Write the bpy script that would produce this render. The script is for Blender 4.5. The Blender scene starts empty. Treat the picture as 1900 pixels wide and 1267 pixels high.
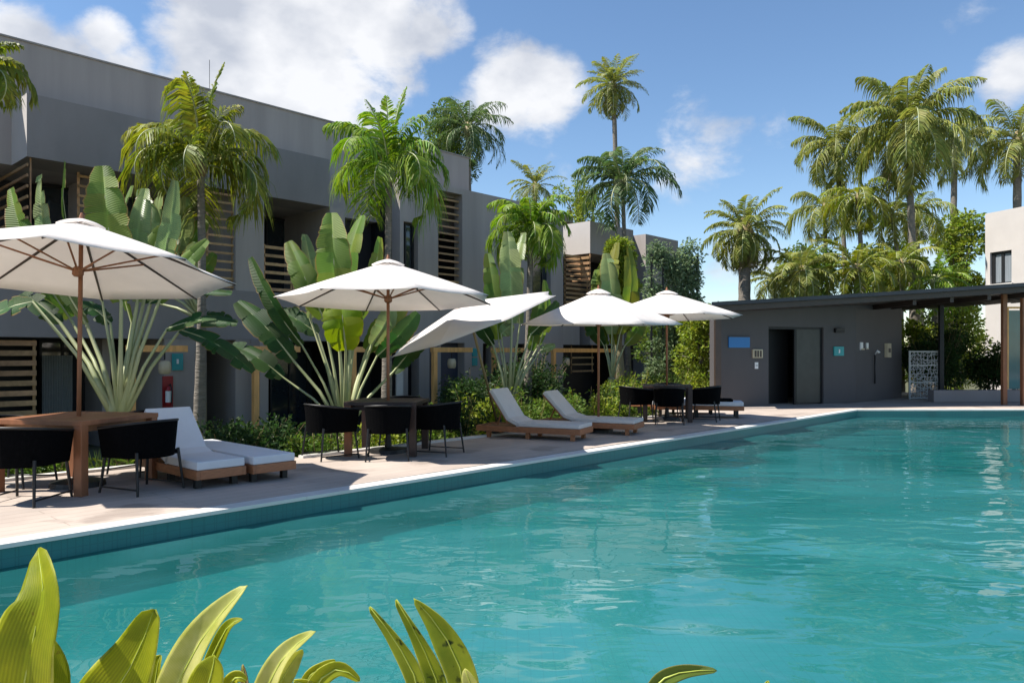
import bpy, bmesh, math, random
from mathutils import Vector, Matrix, noise
R = math.radians
C = bpy.context.scene.collection
sc = bpy.context.scene

# ---------------------------------------------------------------- camera
F = 1400.0; CX = 950.0; HY = 655.0; EYE = 1.35
cam_d = bpy.data.cameras.new('camera'); cam = bpy.data.objects.new('camera', cam_d); C.objects.link(cam)
cam.location = (0, 0, EYE); cam.rotation_euler = (R(90), 0, 0)
cam_d.sensor_width = 36; cam_d.lens = F/1900*36; cam_d.shift_y = (HY-633.5)/1900
cam_d.clip_start = 0.05; cam_d.clip_end = 3000
sc.camera = cam
sc.view_settings.view_transform = 'Standard'; sc.view_settings.look = 'None'
sc.view_settings.exposure = 0.78; sc.view_settings.gamma = 1
# ---------------------------------------------------------------- sun and sky
SUN = Vector((-0.60, -0.09, 0.90)).normalized()
sun_d = bpy.data.lights.new('sun', 'SUN'); sun = bpy.data.objects.new('sun', sun_d); C.objects.link(sun)
sun_d.energy = 5.0; sun_d.angle = R(0.5); sun_d.color = (1, .955, .88)
sun.rotation_euler = (-SUN).to_track_quat('-Z', 'Y').to_euler()
W = bpy.data.worlds.new('World'); sc.world = W; W.use_nodes = True
nt = W.node_tree; nt.nodes.clear()
def N(t, **k):
    n = nt.nodes.new(t)
    for a, b in k.items(): setattr(n, a, b)
    return n
out = N('ShaderNodeOutputWorld'); bg = N('ShaderNodeBackground'); bg.inputs[1].default_value = 0.092
sky = N('ShaderNodeTexSky', sky_type='NISHITA', sun_disc=False)
sky.sun_elevation = math.asin(SUN.z); sky.sun_rotation = math.atan2(SUN.x, SUN.y)
sky.air_density = 1.0; sky.dust_density = 0.05; sky.ozone_density = 2.2; sky.altitude = 0
tc = N('ShaderNodeTexCoord')
def mth(op, a, b=None, c=None, clamp=False):
    n = N('ShaderNodeMath', operation=op); n.use_clamp = clamp
    for i, v in enumerate((a, b, c)):
        if v is None: continue
        if isinstance(v, (int, float)): n.inputs[i].default_value = v
        else: nt.links.new(v, n.inputs[i])
    return n.outputs[0]
def wn(scale, detail, rough=.55, off=(0, 0, 0), dist=0):
    m = N('ShaderNodeMapping'); m.inputs['Location'].default_value = off; m.inputs['Scale'].default_value = (1, 1, 1.5)
    nt.links.new(tc.outputs['Generated'], m.inputs[0])
    n = N('ShaderNodeTexNoise'); n.inputs['Scale'].default_value = scale; n.inputs['Detail'].default_value = detail
    n.inputs['Roughness'].default_value = rough; n.inputs['Distortion'].default_value = dist
    nt.links.new(m.outputs[0], n.inputs[0]); return n.outputs[0]
# clouds of the day: direction (as a ray), angular radius, weight
def ray(px, py): return Vector(((px-CX)/F, 1, (HY-py)/F)).normalized()
blobs = [(25, 85, .07, 1.0), (195, 70, .045, .9), (140, 140, .07, 1), (235, 160, .07, 1), (385, 60, .09, 1), (450, 120, .14, 1), (560, 60, .13, 1.1), (690, 40, .11, 1), (610, 170, .10, .95), (480, 210, .12, 1), (320, 200, .08, 1), (740, 120, .06, .7),
         (790, 50, .07, .85), (950, 160, .075, .95), (1010, 175, .07, .9), (900, 215, .06, .6), (1290, 285, .095, .62), (1240, 260, .05, .5), (1880, 135, .05, .85), (1810, 10, .05, .5), (1445, 240, .04, .4),
         (1045, 340, .05, .4), (540, -60, .16, 1), (1380, 500, .09, .55), (1720, 480, .08, .55)]
mask = None
for px, py, r, w in blobs:
    v = N('ShaderNodeVectorMath', operation='DISTANCE'); nt.links.new(tc.outputs['Generated'], v.inputs[0]); v.inputs[1].default_value = ray(px, py)
    q = mth('MULTIPLY_ADD', v.outputs['Value'], -1.0/r, 1.0, clamp=True)
    q = mth('MULTIPLY', mth('POWER', q, .6), w)
    mask = q if mask is None else mth('MAXIMUM', mask, q)
fb = wn(11, 10, .62, dist=.2); fb2 = wn(3.4, 7, .55, (4, 2, 1))
# elsewhere on the dome: loose scattered cumulus
gen = mth('MULTIPLY', mth('SUBTRACT', fb2, .55, clamp=True), 3.2, clamp=True)
sep = N('ShaderNodeSeparateXYZ'); nt.links.new(tc.outputs['Generated'], sep.inputs[0])
back = mth('LESS_THAN', sep.outputs[1], .2)
back = mth('MAXIMUM', back, mth('GREATER_THAN', sep.outputs[2], .62))
mask = mth('MAXIMUM', mask, mth('MULTIPLY', gen, back))
dens = mth('ADD', mask, mth('MULTIPLY', mth('SUBTRACT', fb, .5), 1.15))
cr = N('ShaderNodeMapRange', interpolation_type='SMOOTHSTEP'); cr.inputs['From Min'].default_value = .32; cr.inputs['From Max'].default_value = .74
nt.links.new(dens, cr.inputs[0])
# underside greyer where the cloud is thick
gr = wn(7, 6, .5, (1.3, .2, .05)); shade = N('ShaderNodeValToRGB')
shade.color_ramp.elements[0].position = .40; shade.color_ramp.elements[0].color = (3.7, 3.95, 4.5, 1)
shade.color_ramp.elements[1].position = .60; shade.color_ramp.elements[1].color = (6.3, 6.35, 6.5, 1)
nt.links.new(gr, shade.inputs[0])
mx = N('ShaderNodeMix', data_type='RGBA'); nt.links.new(mth('MULTIPLY', cr.outputs[0], .95), mx.inputs[0])
hs = N('ShaderNodeHueSaturation'); hs.inputs['Saturation'].default_value = 1.08; hs.inputs['Value'].default_value = 1.06
nt.links.new(sky.outputs[0], hs.inputs['Color'])
nt.links.new(hs.outputs[0], mx.inputs[6]); nt.links.new(shade.outputs[0], mx.inputs[7])
nt.links.new(mx.outputs[2], bg.inputs[0]); nt.links.new(bg.outputs[0], out.inputs[0])

# ---------------------------------------------------------------- materials
def mat(name, col, rough=.6, var=.15, scale=6, col2=None, bump=0, bscale=40, metal=0, trans=0, island=0, spec=.5, stretch=(1, 1, 1), coord='Object', spots=None, bdist=.01, veins=None):
    m = bpy.data.materials.new(name); m.use_nodes = True; t = m.node_tree; t.nodes.clear(); L = t.links.new
    o = t.nodes.new('ShaderNodeOutputMaterial'); p = t.nodes.new('ShaderNodeBsdfPrincipled')
    p.inputs['Roughness'].default_value = rough; p.inputs['Metallic'].default_value = metal; p.inputs['Specular IOR Level'].default_value = spec
    c = t.nodes.new('ShaderNodeTexCoord'); mp = t.nodes.new('ShaderNodeMapping'); mp.inputs['Scale'].default_value = stretch
    L(c.outputs[coord], mp.inputs[0])
    n = t.nodes.new('ShaderNodeTexNoise'); n.inputs['Scale'].default_value = scale; n.inputs['Detail'].default_value = 6; n.inputs['Roughness'].default_value = .6
    L(mp.outputs[0], n.inputs[0])
    r = t.nodes.new('ShaderNodeValToRGB'); r.color_ramp.elements[0].position = .3; r.color_ramp.elements[1].position = .7
    a = col; b = col2 or tuple(min(1, x*(1+var)) for x in col)
    if not col2: a = tuple(x*(1-var) for x in col)
    r.color_ramp.elements[0].color = (*a, 1); r.color_ramp.elements[1].color = (*b, 1)
    L(n.outputs[0], r.inputs[0]); colour = r.outputs[0]
    if island:
        g = t.nodes.new('ShaderNodeNewGeometry'); h = t.nodes.new('ShaderNodeHueSaturation')
        mr = t.nodes.new('ShaderNodeMapRange'); mr.inputs['To Min'].default_value = 1-island; mr.inputs['To Max'].default_value = 1+island
        L(g.outputs['Random Per Island'], mr.inputs[0]); L(mr.outputs[0], h.inputs['Value'])
        m2 = t.nodes.new('ShaderNodeMath'); m2.operation = 'MULTIPLY'; L(g.outputs['Random Per Island'], m2.inputs[0]); m2.inputs[1].default_value = 7.31
        m3 = t.nodes.new('ShaderNodeMath'); m3.operation = 'FRACT'; L(m2.outputs[0], m3.inputs[0])
        mr2 = t.nodes.new('ShaderNodeMapRange'); mr2.inputs['To Min'].default_value = .5-(.032 if trans else .006); mr2.inputs['To Max'].default_value = .5+(.02 if trans else .012)
        L(m3.outputs[0], mr2.inputs[0]); L(mr2.outputs[0], h.inputs['Hue']); L(colour, h.inputs['Color']); colour = h.outputs[0]
    if spots:
        n3 = t.nodes.new('ShaderNodeTexNoise'); n3.inputs['Scale'].default_value = spots[1]; n3.inputs['Detail'].default_value = 4; L(mp.outputs[0], n3.inputs[0])
        r3 = t.nodes.new('ShaderNodeMapRange'); r3.inputs['From Min'].default_value = spots[2]; r3.inputs['From Max'].default_value = spots[2]+.08; L(n3.outputs[0], r3.inputs[0])
        x3 = t.nodes.new('ShaderNodeMix'); x3.data_type = 'RGBA'; L(r3.outputs[0], x3.inputs[0]); L(colour, x3.inputs[6]); x3.inputs[7].default_value = (*spots[0], 1); colour = x3.outputs[2]
    if veins:
        at = t.nodes.new('ShaderNodeAttribute'); at.attribute_name = 'blade'; sx = t.nodes.new('ShaderNodeSeparateXYZ'); L(at.outputs['Vector'], sx.inputs[0])
        ab = t.nodes.new('ShaderNodeMath'); ab.operation = 'ABSOLUTE'; L(sx.outputs[0], ab.inputs[0])
        cm = t.nodes.new('ShaderNodeMath'); cm.operation = 'MULTIPLY_ADD'; L(sx.outputs[1] if veins[0] == 'y' else ab.outputs[0], cm.inputs[0]); cm.inputs[1].default_value = veins[1]*6.283
        m5 = t.nodes.new('ShaderNodeMath'); m5.operation = 'MULTIPLY'; L(ab.outputs[0] if veins[0] == 'y' else sx.outputs[1], m5.inputs[0]); m5.inputs[1].default_value = -18 if veins[0] == 'y' else 6; L(m5.outputs[0], cm.inputs[2])
        sn = t.nodes.new('ShaderNodeMath'); sn.operation = 'SINE'; L(cm.outputs[0], sn.inputs[0])
        vb = t.nodes.new('ShaderNodeBump'); vb.inputs['Strength'].default_value = .5 if veins[0] == 'y' else .2; vb.inputs['Distance'].default_value = .004 if veins[0] == 'y' else .0012; L(sn.outputs[0], vb.inputs['Height']); L(vb.outputs[0], p.inputs['Normal'])
        vr = t.nodes.new('ShaderNodeMapRange'); vr.inputs['From Min'].default_value = -1; vr.inputs['To Min'].default_value = .86; vr.inputs['To Max'].default_value = 1.08; L(sn.outputs[0], vr.inputs[0])
        # dry brown rim on the blade, pale along the midrib
        ed = t.nodes.new('ShaderNodeMapRange'); ed.inputs['From Min'].default_value = .0; ed.inputs['From Max'].default_value = .16; ed.inputs['To Min'].default_value = 1.35; ed.inputs['To Max'].default_value = 1; L(ab.outputs[0], ed.inputs[0])
        mm = t.nodes.new('ShaderNodeMath'); mm.operation = 'MULTIPLY'; L(vr.outputs[0], mm.inputs[0]); L(ed.outputs[0], mm.inputs[1])
        hv = t.nodes.new('ShaderNodeHueSaturation'); L(mm.outputs[0], hv.inputs['Value']); L(colour, hv.inputs['Color'])
        rb_ = t.nodes.new('ShaderNodeMath'); rb_.operation = 'MULTIPLY_ADD'; L(n.outputs[0], rb_.inputs[0]); rb_.inputs[1].default_value = .5; L(ab.outputs[0], rb_.inputs[2])
        rm = t.nodes.new('ShaderNodeMapRange'); rm.inputs['From Min'].default_value = 1.19; rm.inputs['From Max'].default_value = 1.27; L(rb_.outputs[0], rm.inputs[0])
        xm = t.nodes.new('ShaderNodeMix'); xm.data_type = 'RGBA'; L(rm.outputs[0], xm.inputs[0]); L(hv.outputs[0], xm.inputs[6]); xm.inputs[7].default_value = (.30, .19, .06, 1) if veins[0] == 'y' else (.5, .5, .12, 1); colour = xm.outputs[2]
    L(colour, p.inputs['Base Color'])
    if bump:
        n2 = t.nodes.new('ShaderNodeTexNoise'); n2.inputs['Scale'].default_value = bscale; n2.inputs['Detail'].default_value = 5; L(mp.outputs[0], n2.inputs[0])
        bp = t.nodes.new('ShaderNodeBump'); bp.inputs['Strength'].default_value = bump; bp.inputs['Distance'].default_value = bdist
        L(n2.outputs[0], bp.inputs['Height']); L(bp.outputs[0], p.inputs['Normal'])
    if trans:
        tr = t.nodes.new('ShaderNodeBsdfTranslucent'); ms = t.nodes.new('ShaderNodeMixShader'); ms.inputs[0].default_value = trans
        hs2 = t.nodes.new('ShaderNodeHueSaturation'); hs2.inputs['Saturation'].default_value = 1.1; hs2.inputs['Value'].default_value = 1.7; hs2.inputs['Hue'].default_value = .50
        if name.startswith('canvas'): hs2.inputs['Value'].default_value = 1; hs2.inputs['Hue'].default_value = .5; hs2.inputs['Saturation'].default_value = 1
        L(colour, hs2.inputs['Color']); L(hs2.outputs[0], tr.inputs[0])
        L(p.outputs[0], ms.inputs[1]); L(tr.outputs[0], ms.inputs[2]); L(ms.outputs[0], o.inputs[0])
    else: L(p.outputs[0], o.inputs[0])
    return m
M = {}
M['paint'] = mat('grey_paint', (.35, .308, .285), .75, .13, 1.1, bump=.25, bscale=90, bdist=.004, stretch=(1.5, 1.5, .12))  # lighter than the box grey: light on the parapet put into the tone
M['paint_dark_shaded'] = mat('dark_shaded_grey', (.24, .216, .21), .7, .09, 1.5, bump=.25, bscale=90, bdist=.004, stretch=(1, 1, .35))  # darker grey; on the balcony box and slab it paints in their shade
M['paint_pool'] = mat('pool_house_paint', (.080, .073, .075), .7, .08, 1.1, bump=.25, bscale=80, bdist=.004, stretch=(1, 1, .35))
M['paint_pale_sunlit'] = mat('pale_sunlit_paint', (.50, .46, .43), .8, .05, 1.2, bump=.2, bscale=80, bdist=.004)  # pale wall colour; on the box ends it paints in sunlight
M['inner'] = mat('shaded_interior', (.010, .010, .012), .6, .2, 2)  # near-black base puts the deep shade of the rooms into the colour
M['navy'] = mat('navy_panel', (.045, .055, .085), .5, .1, 2)
M['concrete'] = mat('concrete', (.30, .27, .25), .85, .15, 3, bump=.3)
M['wood'] = mat('teak_wood', (.33, .135, .055), .5, .25, 14, stretch=(1, 1, 6), bump=.15, island=.12)
M['wood_orange'] = mat('orange_wood', (.80, .43, .14), .5, .2, 12, stretch=(1, 1, .2), bump=.1, island=.1)
M['slat'] = mat('slat_wood', (.40, .235, .115), .6, .25, 10, island=.25, bump=.1)
M['redwood'] = mat('mahogany', (.25, .10, .042), .5, .25, 9, bump=.08, stretch=(1, 1, .3), island=.1)
M['darkwood'] = mat('dark_wood', (.035, .016, .012), .5, .25, 9, bump=.08)
M['black'] = mat('black_weave', (.0025, .0025, .003), .9, .3, 30, spec=.05, bump=.6, bscale=160, bdist=.004)
M['blackmetal'] = mat('black_metal', (.006, .006, .007), .5, .1, 10)
M['brownmetal'] = mat('brown_metal', (.045, .030, .024), .4, .15, 5)
M['roofmetal'] = mat('roof_sheet', (.035, .036, .042), .45, .15, 2, bump=.1, bscale=12)
M['canvas'] = mat('canvas', (.82, .77, .725), .85, .03, 3, trans=.38, bump=.6, bscale=3.5, bdist=.035)
M['cushion'] = mat('cushion', (.66, .66, .68), .9, .04, 4, bump=.3, bscale=9, bdist=.012)
M['cushion_grey'] = mat('cushion_grey', (.58, .55, .53), .9, .06, 4, bump=.3, bscale=9, bdist=.012)
M['glass'] = mat('dark_glass', (.02, .028, .035), .06, .1, 2, spec=.9)
M['glass_teal'] = mat('teal_glass', (.03, .14, .16), .08, .1, 2, spec=.8)
M['curtain'] = mat('curtain', (.32, .34, .34), .9, .08, 8)
M['teal'] = mat('teal_plate', (.02, .30, .31), .4, .05, 3)
M['blue'] = mat('blue_plate', (.015, .16, .42), .4, .05, 3)
M['cream'] = mat('cream_plate', (.50, .43, .30), .6, .08, 8)
M['white'] = mat('white_plate', (.75, .75, .74), .5, .04, 8)
M['red'] = mat('red_paint', (.30, .015, .018), .4, .06, 5)
M['pale_metal'] = mat('pale_metal', (.42, .43, .41), .5, .15, 9)
M['stone'] = mat('stone', (.16, .16, .15), .9, .5, 16, col2=(.42, .42, .39), bump=1, bscale=22, bdist=.04)
M['soil'] = mat('soil', (.055, .065, .028), .95, .4, 1.4, col2=(.11, .10, .05), bump=.8, bscale=20, bdist=.03)
M['bark'] = mat('palm_bark', (.19, .165, .135), .9, .3, 6, bump=1, bscale=9, bdist=.03, stretch=(1, 1, 5))
M['bark_moss'] = mat('mossy_bark', (.20, .19, .10), .9, .3, 5, col2=(.30, .25, .15), bump=1, bscale=9, bdist=.04, stretch=(1, 1, .4))
M['stalk'] = mat('leaf_stalk', (.30, .34, .15), .45, .2, 4, col2=(.42, .42, .24), stretch=(1, 1, .3))
M['midrib'] = mat('pale_midrib', (.36, .42, .06), .5, .1, 6)
M['stalk_brown'] = mat('brown_stalk', (.22, .16, .07), .6, .25, 4)
def leafmat(n, c, tr=.34, rough=.5, isl=.35, sc_=2.0, c2=None, spots=None, veins=None): return mat(n, c, rough, .25, sc_, trans=tr, island=isl, spec=.25, col2=c2, spots=spots, veins=veins)
M['frond'] = leafmat('palm_frond', (.115, .155, .030), c2=(.27, .28, .07))
M['frond_dark'] = leafmat('dark_palm_frond', (.050, .098, .034), c2=(.10, .15, .045))
M['frond_yel'] = leafmat('yellow_palm_frond', (.11, .165, .022), c2=(.23, .235, .03))
M['frond_bright'] = leafmat('bright_palm_frond', (.10, .20, .022), c2=(.20, .29, .035))
M['bush'] = leafmat('bush_leaf', (.065, .125, .022), c2=(.14, .20, .035))
M['bush_dark'] = leafmat('dark_bush_leaf', (.022, .055, .016), c2=(.045, .085, .022))
M['bush_yel'] = leafmat('lime_bush_leaf', (.14, .215, .025), c2=(.25, .29, .045))
M['vine'] = leafmat('vine_leaf', (.15, .215, .11), c2=(.21, .28, .15))
M['paddle'] = leafmat('paddle_leaf', (.095, .175, .024), isl=.15, sc_=1.2, c2=(.17, .25, .05), veins=('y', 60))
M['paddle_dark'] = leafmat('dark_paddle_leaf', (.032, .082, .018), isl=.12, sc_=1.2, tr=.22, veins=('y', 60))
M['paddle_lime'] = leafmat('lime_paddle_leaf', (.24, .34, .02), isl=.08, sc_=1.2, tr=.5, veins=('y', 60))
M['paddle_pale'] = leafmat('pale_paddle_leaf', (.21, .28, .11), isl=.2, sc_=1.5, tr=.25, rough=.3, veins=('y', 60))
M['fore'] = leafmat('glossy_lime_leaf', (.20, .27, .010), tr=.5, rough=.45, isl=.12, sc_=9, c2=(.34, .38, .02), veins=('x', 10), spots=((.16, .10, .02), 30, .70))
M['fore_spot'] = leafmat('spotted_lime_leaf', (.17, .26, .015), tr=.45, rough=.42, isl=.12, sc_=9, c2=(.34, .40, .04), veins=('x', 14), spots=((.02, .045, .01), 26, .60))
M['fore_var'] = leafmat('cream_edged_leaf', (.28, .34, .03), tr=.45, rough=.42, isl=.1, sc_=7, c2=(.62, .62, .30), veins=('x', 16))

def deck_mat():
    m = mat('deck_paving', (.42, .348, .295), .8, .16, .9, bump=.15, bscale=60, spots=((.30, .245, .205), 1.3, .57)); t = m.node_tree; L = t.links.new
    p = [n for n in t.nodes if n.type == 'BSDF_PRINCIPLED'][0]; src = p.inputs['Base Color'].links[0].from_socket
    c = t.nodes.new('ShaderNodeTexCoord'); mp = t.nodes.new('ShaderNodeMapping'); mp.inputs['Rotation'].default_value = (0, 0, R(-47.3)); L(c.outputs['Object'], mp.inputs[0])
    b = t.nodes.new('ShaderNodeTexBrick'); b.inputs['Scale'].default_value = 1; b.inputs['Mortar Size'].default_value = .006; b.inputs['Brick Width'].default_value = 2.0; b.inputs['Row Height'].default_value = .16
    b.inputs['Color1'].default_value = (.96, .96, .96, 1); b.inputs['Color2'].default_value = (1.05, 1.04, 1.03, 1); b.inputs['Mortar'].default_value = (.78, .76, .74, 1); L(mp.outputs[0], b.inputs[0])
    x = t.nodes.new('ShaderNodeMix'); x.data_type = 'RGBA'; x.blend_type = 'MULTIPLY'; x.inputs[0].default_value = 1; L(src, x.inputs[6]); L(b.outputs[0], x.inputs[7]); L(x.outputs[2], p.inputs['Base Color'])
    return m
M['deck'] = deck_mat()
M['coping'] = mat('coping_stone', (.60, .57, .53), .7, .08, 2.2, bump=.2, bscale=50, island=.06)
def tile_mat(nm='pool_tile', c_=(.15, .44, .45)):
    m = mat(nm, c_, .35, .1, 1.2); t = m.node_tree; L = t.links.new
    p = [n for n in t.nodes if n.type == 'BSDF_PRINCIPLED'][0]; src = p.inputs['Base Color'].links[0].from_socket
    c = t.nodes.new('ShaderNodeTexCoord'); v = t.nodes.new('ShaderNodeTexVoronoi'); v.distance = 'CHEBYCHEV'; v.inputs['Randomness'].default_value = .0; v.inputs['Scale'].default_value = 14
    L(c.outputs['Object'], v.inputs[0]); mr = t.nodes.new('ShaderNodeMapRange'); mr.inputs['From Min'].default_value = .44; mr.inputs['From Max'].default_value = .49; mr.inputs['To Min'].default_value = 1; mr.inputs['To Max'].default_value = .8
    L(v.outputs['Distance'], mr.inputs[0]); x = t.nodes.new('ShaderNodeMix'); x.data_type = 'RGBA'; x.blend_type = 'MULTIPLY'; x.inputs[0].default_value = 1; L(src, x.inputs[6]); L(mr.outputs[0], x.inputs[7]); L(x.outputs[2], p.inputs['Base Color'])
    return m
M['tile'] = tile_mat(); M['tile_shaded'] = tile_mat('shaded_wall_tile', (.015, .15, .15))  # wall tile darkened: its shade and the dark reflection put into the colour
def water_mat():
    m = bpy.data.materials.new('pool_water'); m.use_nodes = True; t = m.node_tree; t.nodes.clear(); L = t.links.new
    o = t.nodes.new('ShaderNodeOutputMaterial'); c = t.nodes.new('ShaderNodeTexCoord')
    def nz(scale, st, det, rot=0):
        mp = t.nodes.new('ShaderNodeMapping'); mp.inputs['Scale'].default_value = st; mp.inputs['Rotation'].default_value = (0, 0, R(rot)); L(c.outputs['Object'], mp.inputs[0])
        n = t.nodes.new('ShaderNodeTexNoise'); n.inputs['Scale'].default_value = scale; n.inputs['Detail'].default_value = det; n.inputs['Roughness'].default_value = .5; n.inputs['Distortion'].default_value = .6; L(mp.outputs[0], n.inputs[0]); return n.outputs[0]
    a = nz(.55, (1, 1.7, 1), 1, 8); b = nz(2.6, (1, 1.9, 1), 1, -10); d = nz(9, (1, 1.5, 1), 1, 20)
    s1 = t.nodes.new('ShaderNodeMath'); s1.operation = 'MULTIPLY_ADD'; L(b, s1.inputs[0]); s1.inputs[1].default_value = .13; 
    s0 = t.nodes.new('ShaderNodeMath'); s0.operation = 'MULTIPLY'; L(a, s0.inputs[0]); s0.inputs[1].default_value = .75; L(s0.outputs[0], s1.inputs[2])
    s2 = t.nodes.new('ShaderNodeMath'); s2.operation = 'MULTIPLY_ADD'; L(d, s2.inputs[0]); s2.inputs[1].default_value = .008; L(s1.outputs[0], s2.inputs[2])
    cp_ = t.nodes.new('ShaderNodeMapRange'); cp_.inputs['From Min'].default_value = .40; cp_.inputs['From Max'].default_value = .62; cp_.inputs['To Min'].default_value = .35; cp_.inputs['To Max'].default_value = 1.0; L(nz(.22, (1, 1.6, 1), 2, 25), cp_.inputs[0])
    bp = t.nodes.new('ShaderNodeBump'); L(cp_.outputs[0], bp.inputs['Strength']); bp.inputs['Distance'].default_value = .095; L(s2.outputs[0], bp.inputs['Height'])
    fr = t.nodes.new('ShaderNodeFresnel'); fr.inputs[0].default_value = 1.55; L(bp.outputs[0], fr.inputs[1])
    gl = t.nodes.new('ShaderNodeBsdfGlossy'); gl.inputs['Roughness'].default_value = .0; L(bp.outputs[0], gl.inputs['Normal'])
    tr = t.nodes.new('ShaderNodeBsdfTransparent'); tr.inputs[0].default_value = (.30, .74, .75, 1)
    df = t.nodes.new('ShaderNodeBsdfDiffuse')
    mix = t.nodes.new('ShaderNodeMix'); mix.data_type = 'RGBA'; mix.inputs[6].default_value = (.022, .160, .158, 1); mix.inputs[7].default_value = (.055, .235, .245, 1)
    rr = t.nodes.new('ShaderNodeMapRange'); rr.inputs['From Min'].default_value = .4; rr.inputs['From Max'].default_value = .6; L(nz(.35, (1, 1, 1), 4), rr.inputs[0]); L(rr.outputs[0], mix.inputs[0]); L(mix.outputs[2], df.inputs[0])
    m1 = t.nodes.new('ShaderNodeMixShader'); m1.inputs[0].default_value = .45; L(tr.outputs[0], m1.inputs[1]); L(df.outputs[0], m1.inputs[2])
    m2 = t.nodes.new('ShaderNodeMixShader'); L(fr.outputs[0], m2.inputs[0]); L(m1.outputs[0], m2.inputs[1]); L(gl.outputs[0], m2.inputs[2]); L(m2.outputs[0], o.inputs[0])
    return m
M['water'] = water_mat()

# ---------------------------------------------------------------- helpers
def V(*a): return Vector(a)
class MB:
    def __init__(s): s.v = []; s.f = []; s.uv = []
    def add(s, vs, fs):
        b = len(s.v); s.v += [Vector(p) for p in vs]; s.f += [tuple(b+i for i in f) for f in fs]
    def box(s, x0, x1, y0, y1, z0, z1, mtx=None):
        vs = [V(x, y, z) for x in (x0, x1) for y in (y0, y1) for z in (z0, z1)]
        if mtx is not None: vs = [mtx @ p for p in vs]
        s.add(vs, [(0, 1, 3, 2), (4, 6, 7, 5), (0, 4, 5, 1), (2, 3, 7, 6), (0, 2, 6, 4), (1, 5, 7, 3)])
    def poly(s, pts): s.add(pts, [tuple(range(len(pts)))])
    def prism(s, pts, z0, z1, top=None):
        n = len(pts); a = [V(p[0], p[1], z0) for p in pts]; b = [V(p[0], p[1], (z1 if top is None else top[i])) for i, p in enumerate(pts)]
        s.add(a+b, [tuple(range(n))[::-1], tuple(range(n, 2*n))]+[(i, (i+1) % n, n+(i+1) % n, n+i) for i in range(n)])
    def tube(s, pts, rad, n=8, cap=True, flat=1):
        pts = [Vector(p) for p in pts]; k = len(pts); b = len(s.v)
        if not isinstance(rad, (list, tuple)): rad = [rad]*k
        ref = None
        for i, p in enumerate(pts):
            d = (pts[min(i+1, k-1)]-pts[max(i-1, 0)]).normalized()
            if ref is None: ref = V(0, 0, 1) if abs(d.z) < .9 else V(1, 0, 0)
            x = d.cross(ref).normalized(); y = x.cross(d).normalized(); ref = y
            for j in range(n):
                a = 2*math.pi*j/n; s.v.append(p+(x*math.cos(a)+y*math.sin(a)*flat)*rad[i])
        for i in range(k-1):
            for j in range(n): s.f.append((b+i*n+j, b+i*n+(j+1) % n, b+(i+1)*n+(j+1) % n, b+(i+1)*n+j))
        if cap: s.f.append(tuple(b+j for j in range(n))[::-1]); s.f.append(tuple(b+(k-1)*n+j for j in range(n)))
    def build(s, name, m, parent=None, smooth=False, bevel=0, loc=None):
        me = bpy.data.meshes.new(name); me.from_pydata(s.v, [], s.f); me.update()
        if bevel:
            bm = bmesh.new(); bm.from_mesh(me)
            bmesh.ops.recalc_face_normals(bm, faces=bm.faces)
            eds = [e for e in bm.edges if len(e.link_faces) == 2 and e.calc_face_angle(0) > .7]
            bmesh.ops.bevel(bm, geom=eds, offset=bevel, segments=2, affect='EDGES', profile=.6); bm.to_mesh(me); bm.free()
        if s.uv:
            at = me.attributes.new('blade', 'FLOAT_VECTOR', 'POINT')
            for i, q in enumerate(s.uv): at.data[i].vector = q
        me.materials.append(m)
        if smooth: me.polygons.foreach_set('use_smooth', [True]*len(me.polygons))
        o = bpy.data.objects.new(name, me); C.objects.link(o)
        if parent: o.parent = parent
        if loc: o.location = loc
        return o
def tag(o, label, cat, group=None, kind=None):
    if label: o['label'] = label
    if cat: o['category'] = cat
    if group: o['group'] = group
    if kind: o['kind'] = kind
    return o
def thing(name, label, cat, loc=(0, 0, 0), rz=0, group=None):
    o = bpy.data.objects.new(name, None); C.objects.link(o); o.location = loc; o.rotation_euler = (0, 0, rz); o.empty_display_size = .2
    return tag(o, label, cat, group)
def dup(root, label, loc=None, rz=None, group=None):
    r = root.copy(); C.objects.link(r)
    if loc is not None: r.location = loc
    if rz is not None: r.rotation_euler = (0, 0, rz)
    r['label'] = label
    if group: r['group'] = group
    def rec(a, b):
        for ch in [o for o in KIDS.get(a.name, [])]:
            c = ch.copy(); C.objects.link(c); c.parent = b; rec(ch, c)
    rec(root, r); return r
KIDS = {}
def index(root):
    for o in list(C.objects):
        if o.parent: KIDS.setdefault(o.parent.name, [])
    for k in KIDS: KIDS[k] = [o for o in C.objects if o.parent and o.parent.name == k]

U = V(.6782, .7349, 0); Vv = V(-.7349, .6782, 0)       # along the pool edge, and away from it towards the rooms
P0 = V(-1.775, 7.354, 0)
def st(s, t, z=0): return P0+U*s+Vv*t+V(0, 0, z)
SM = Matrix(((U.x, Vv.x, 0, P0.x), (U.y, Vv.y, 0, P0.y), (0, 0, 1, 0), (0, 0, 0, 1)))
def sbox(mb, s0, s1, t0, t1, z0, z1): mb.box(s0, s1, t0, t1, z0, z1, SM)
def S(px, t):
    k = (px-CX)/F; q = P0+Vv*t                          # (q + s U) has x = k y
    return (k*q.y-q.x)/(U.x-k*U.y)
def P(px, py, Y): return V((px-CX)/F*Y, Y, EYE+(HY-py)/F*Y)
def G(px, py, z=0):
    Y = F*(EYE-z)/(py-HY); return V((px-CX)/F*Y, Y, z)
GZ = -.65
rnd = random.Random(7)

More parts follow.
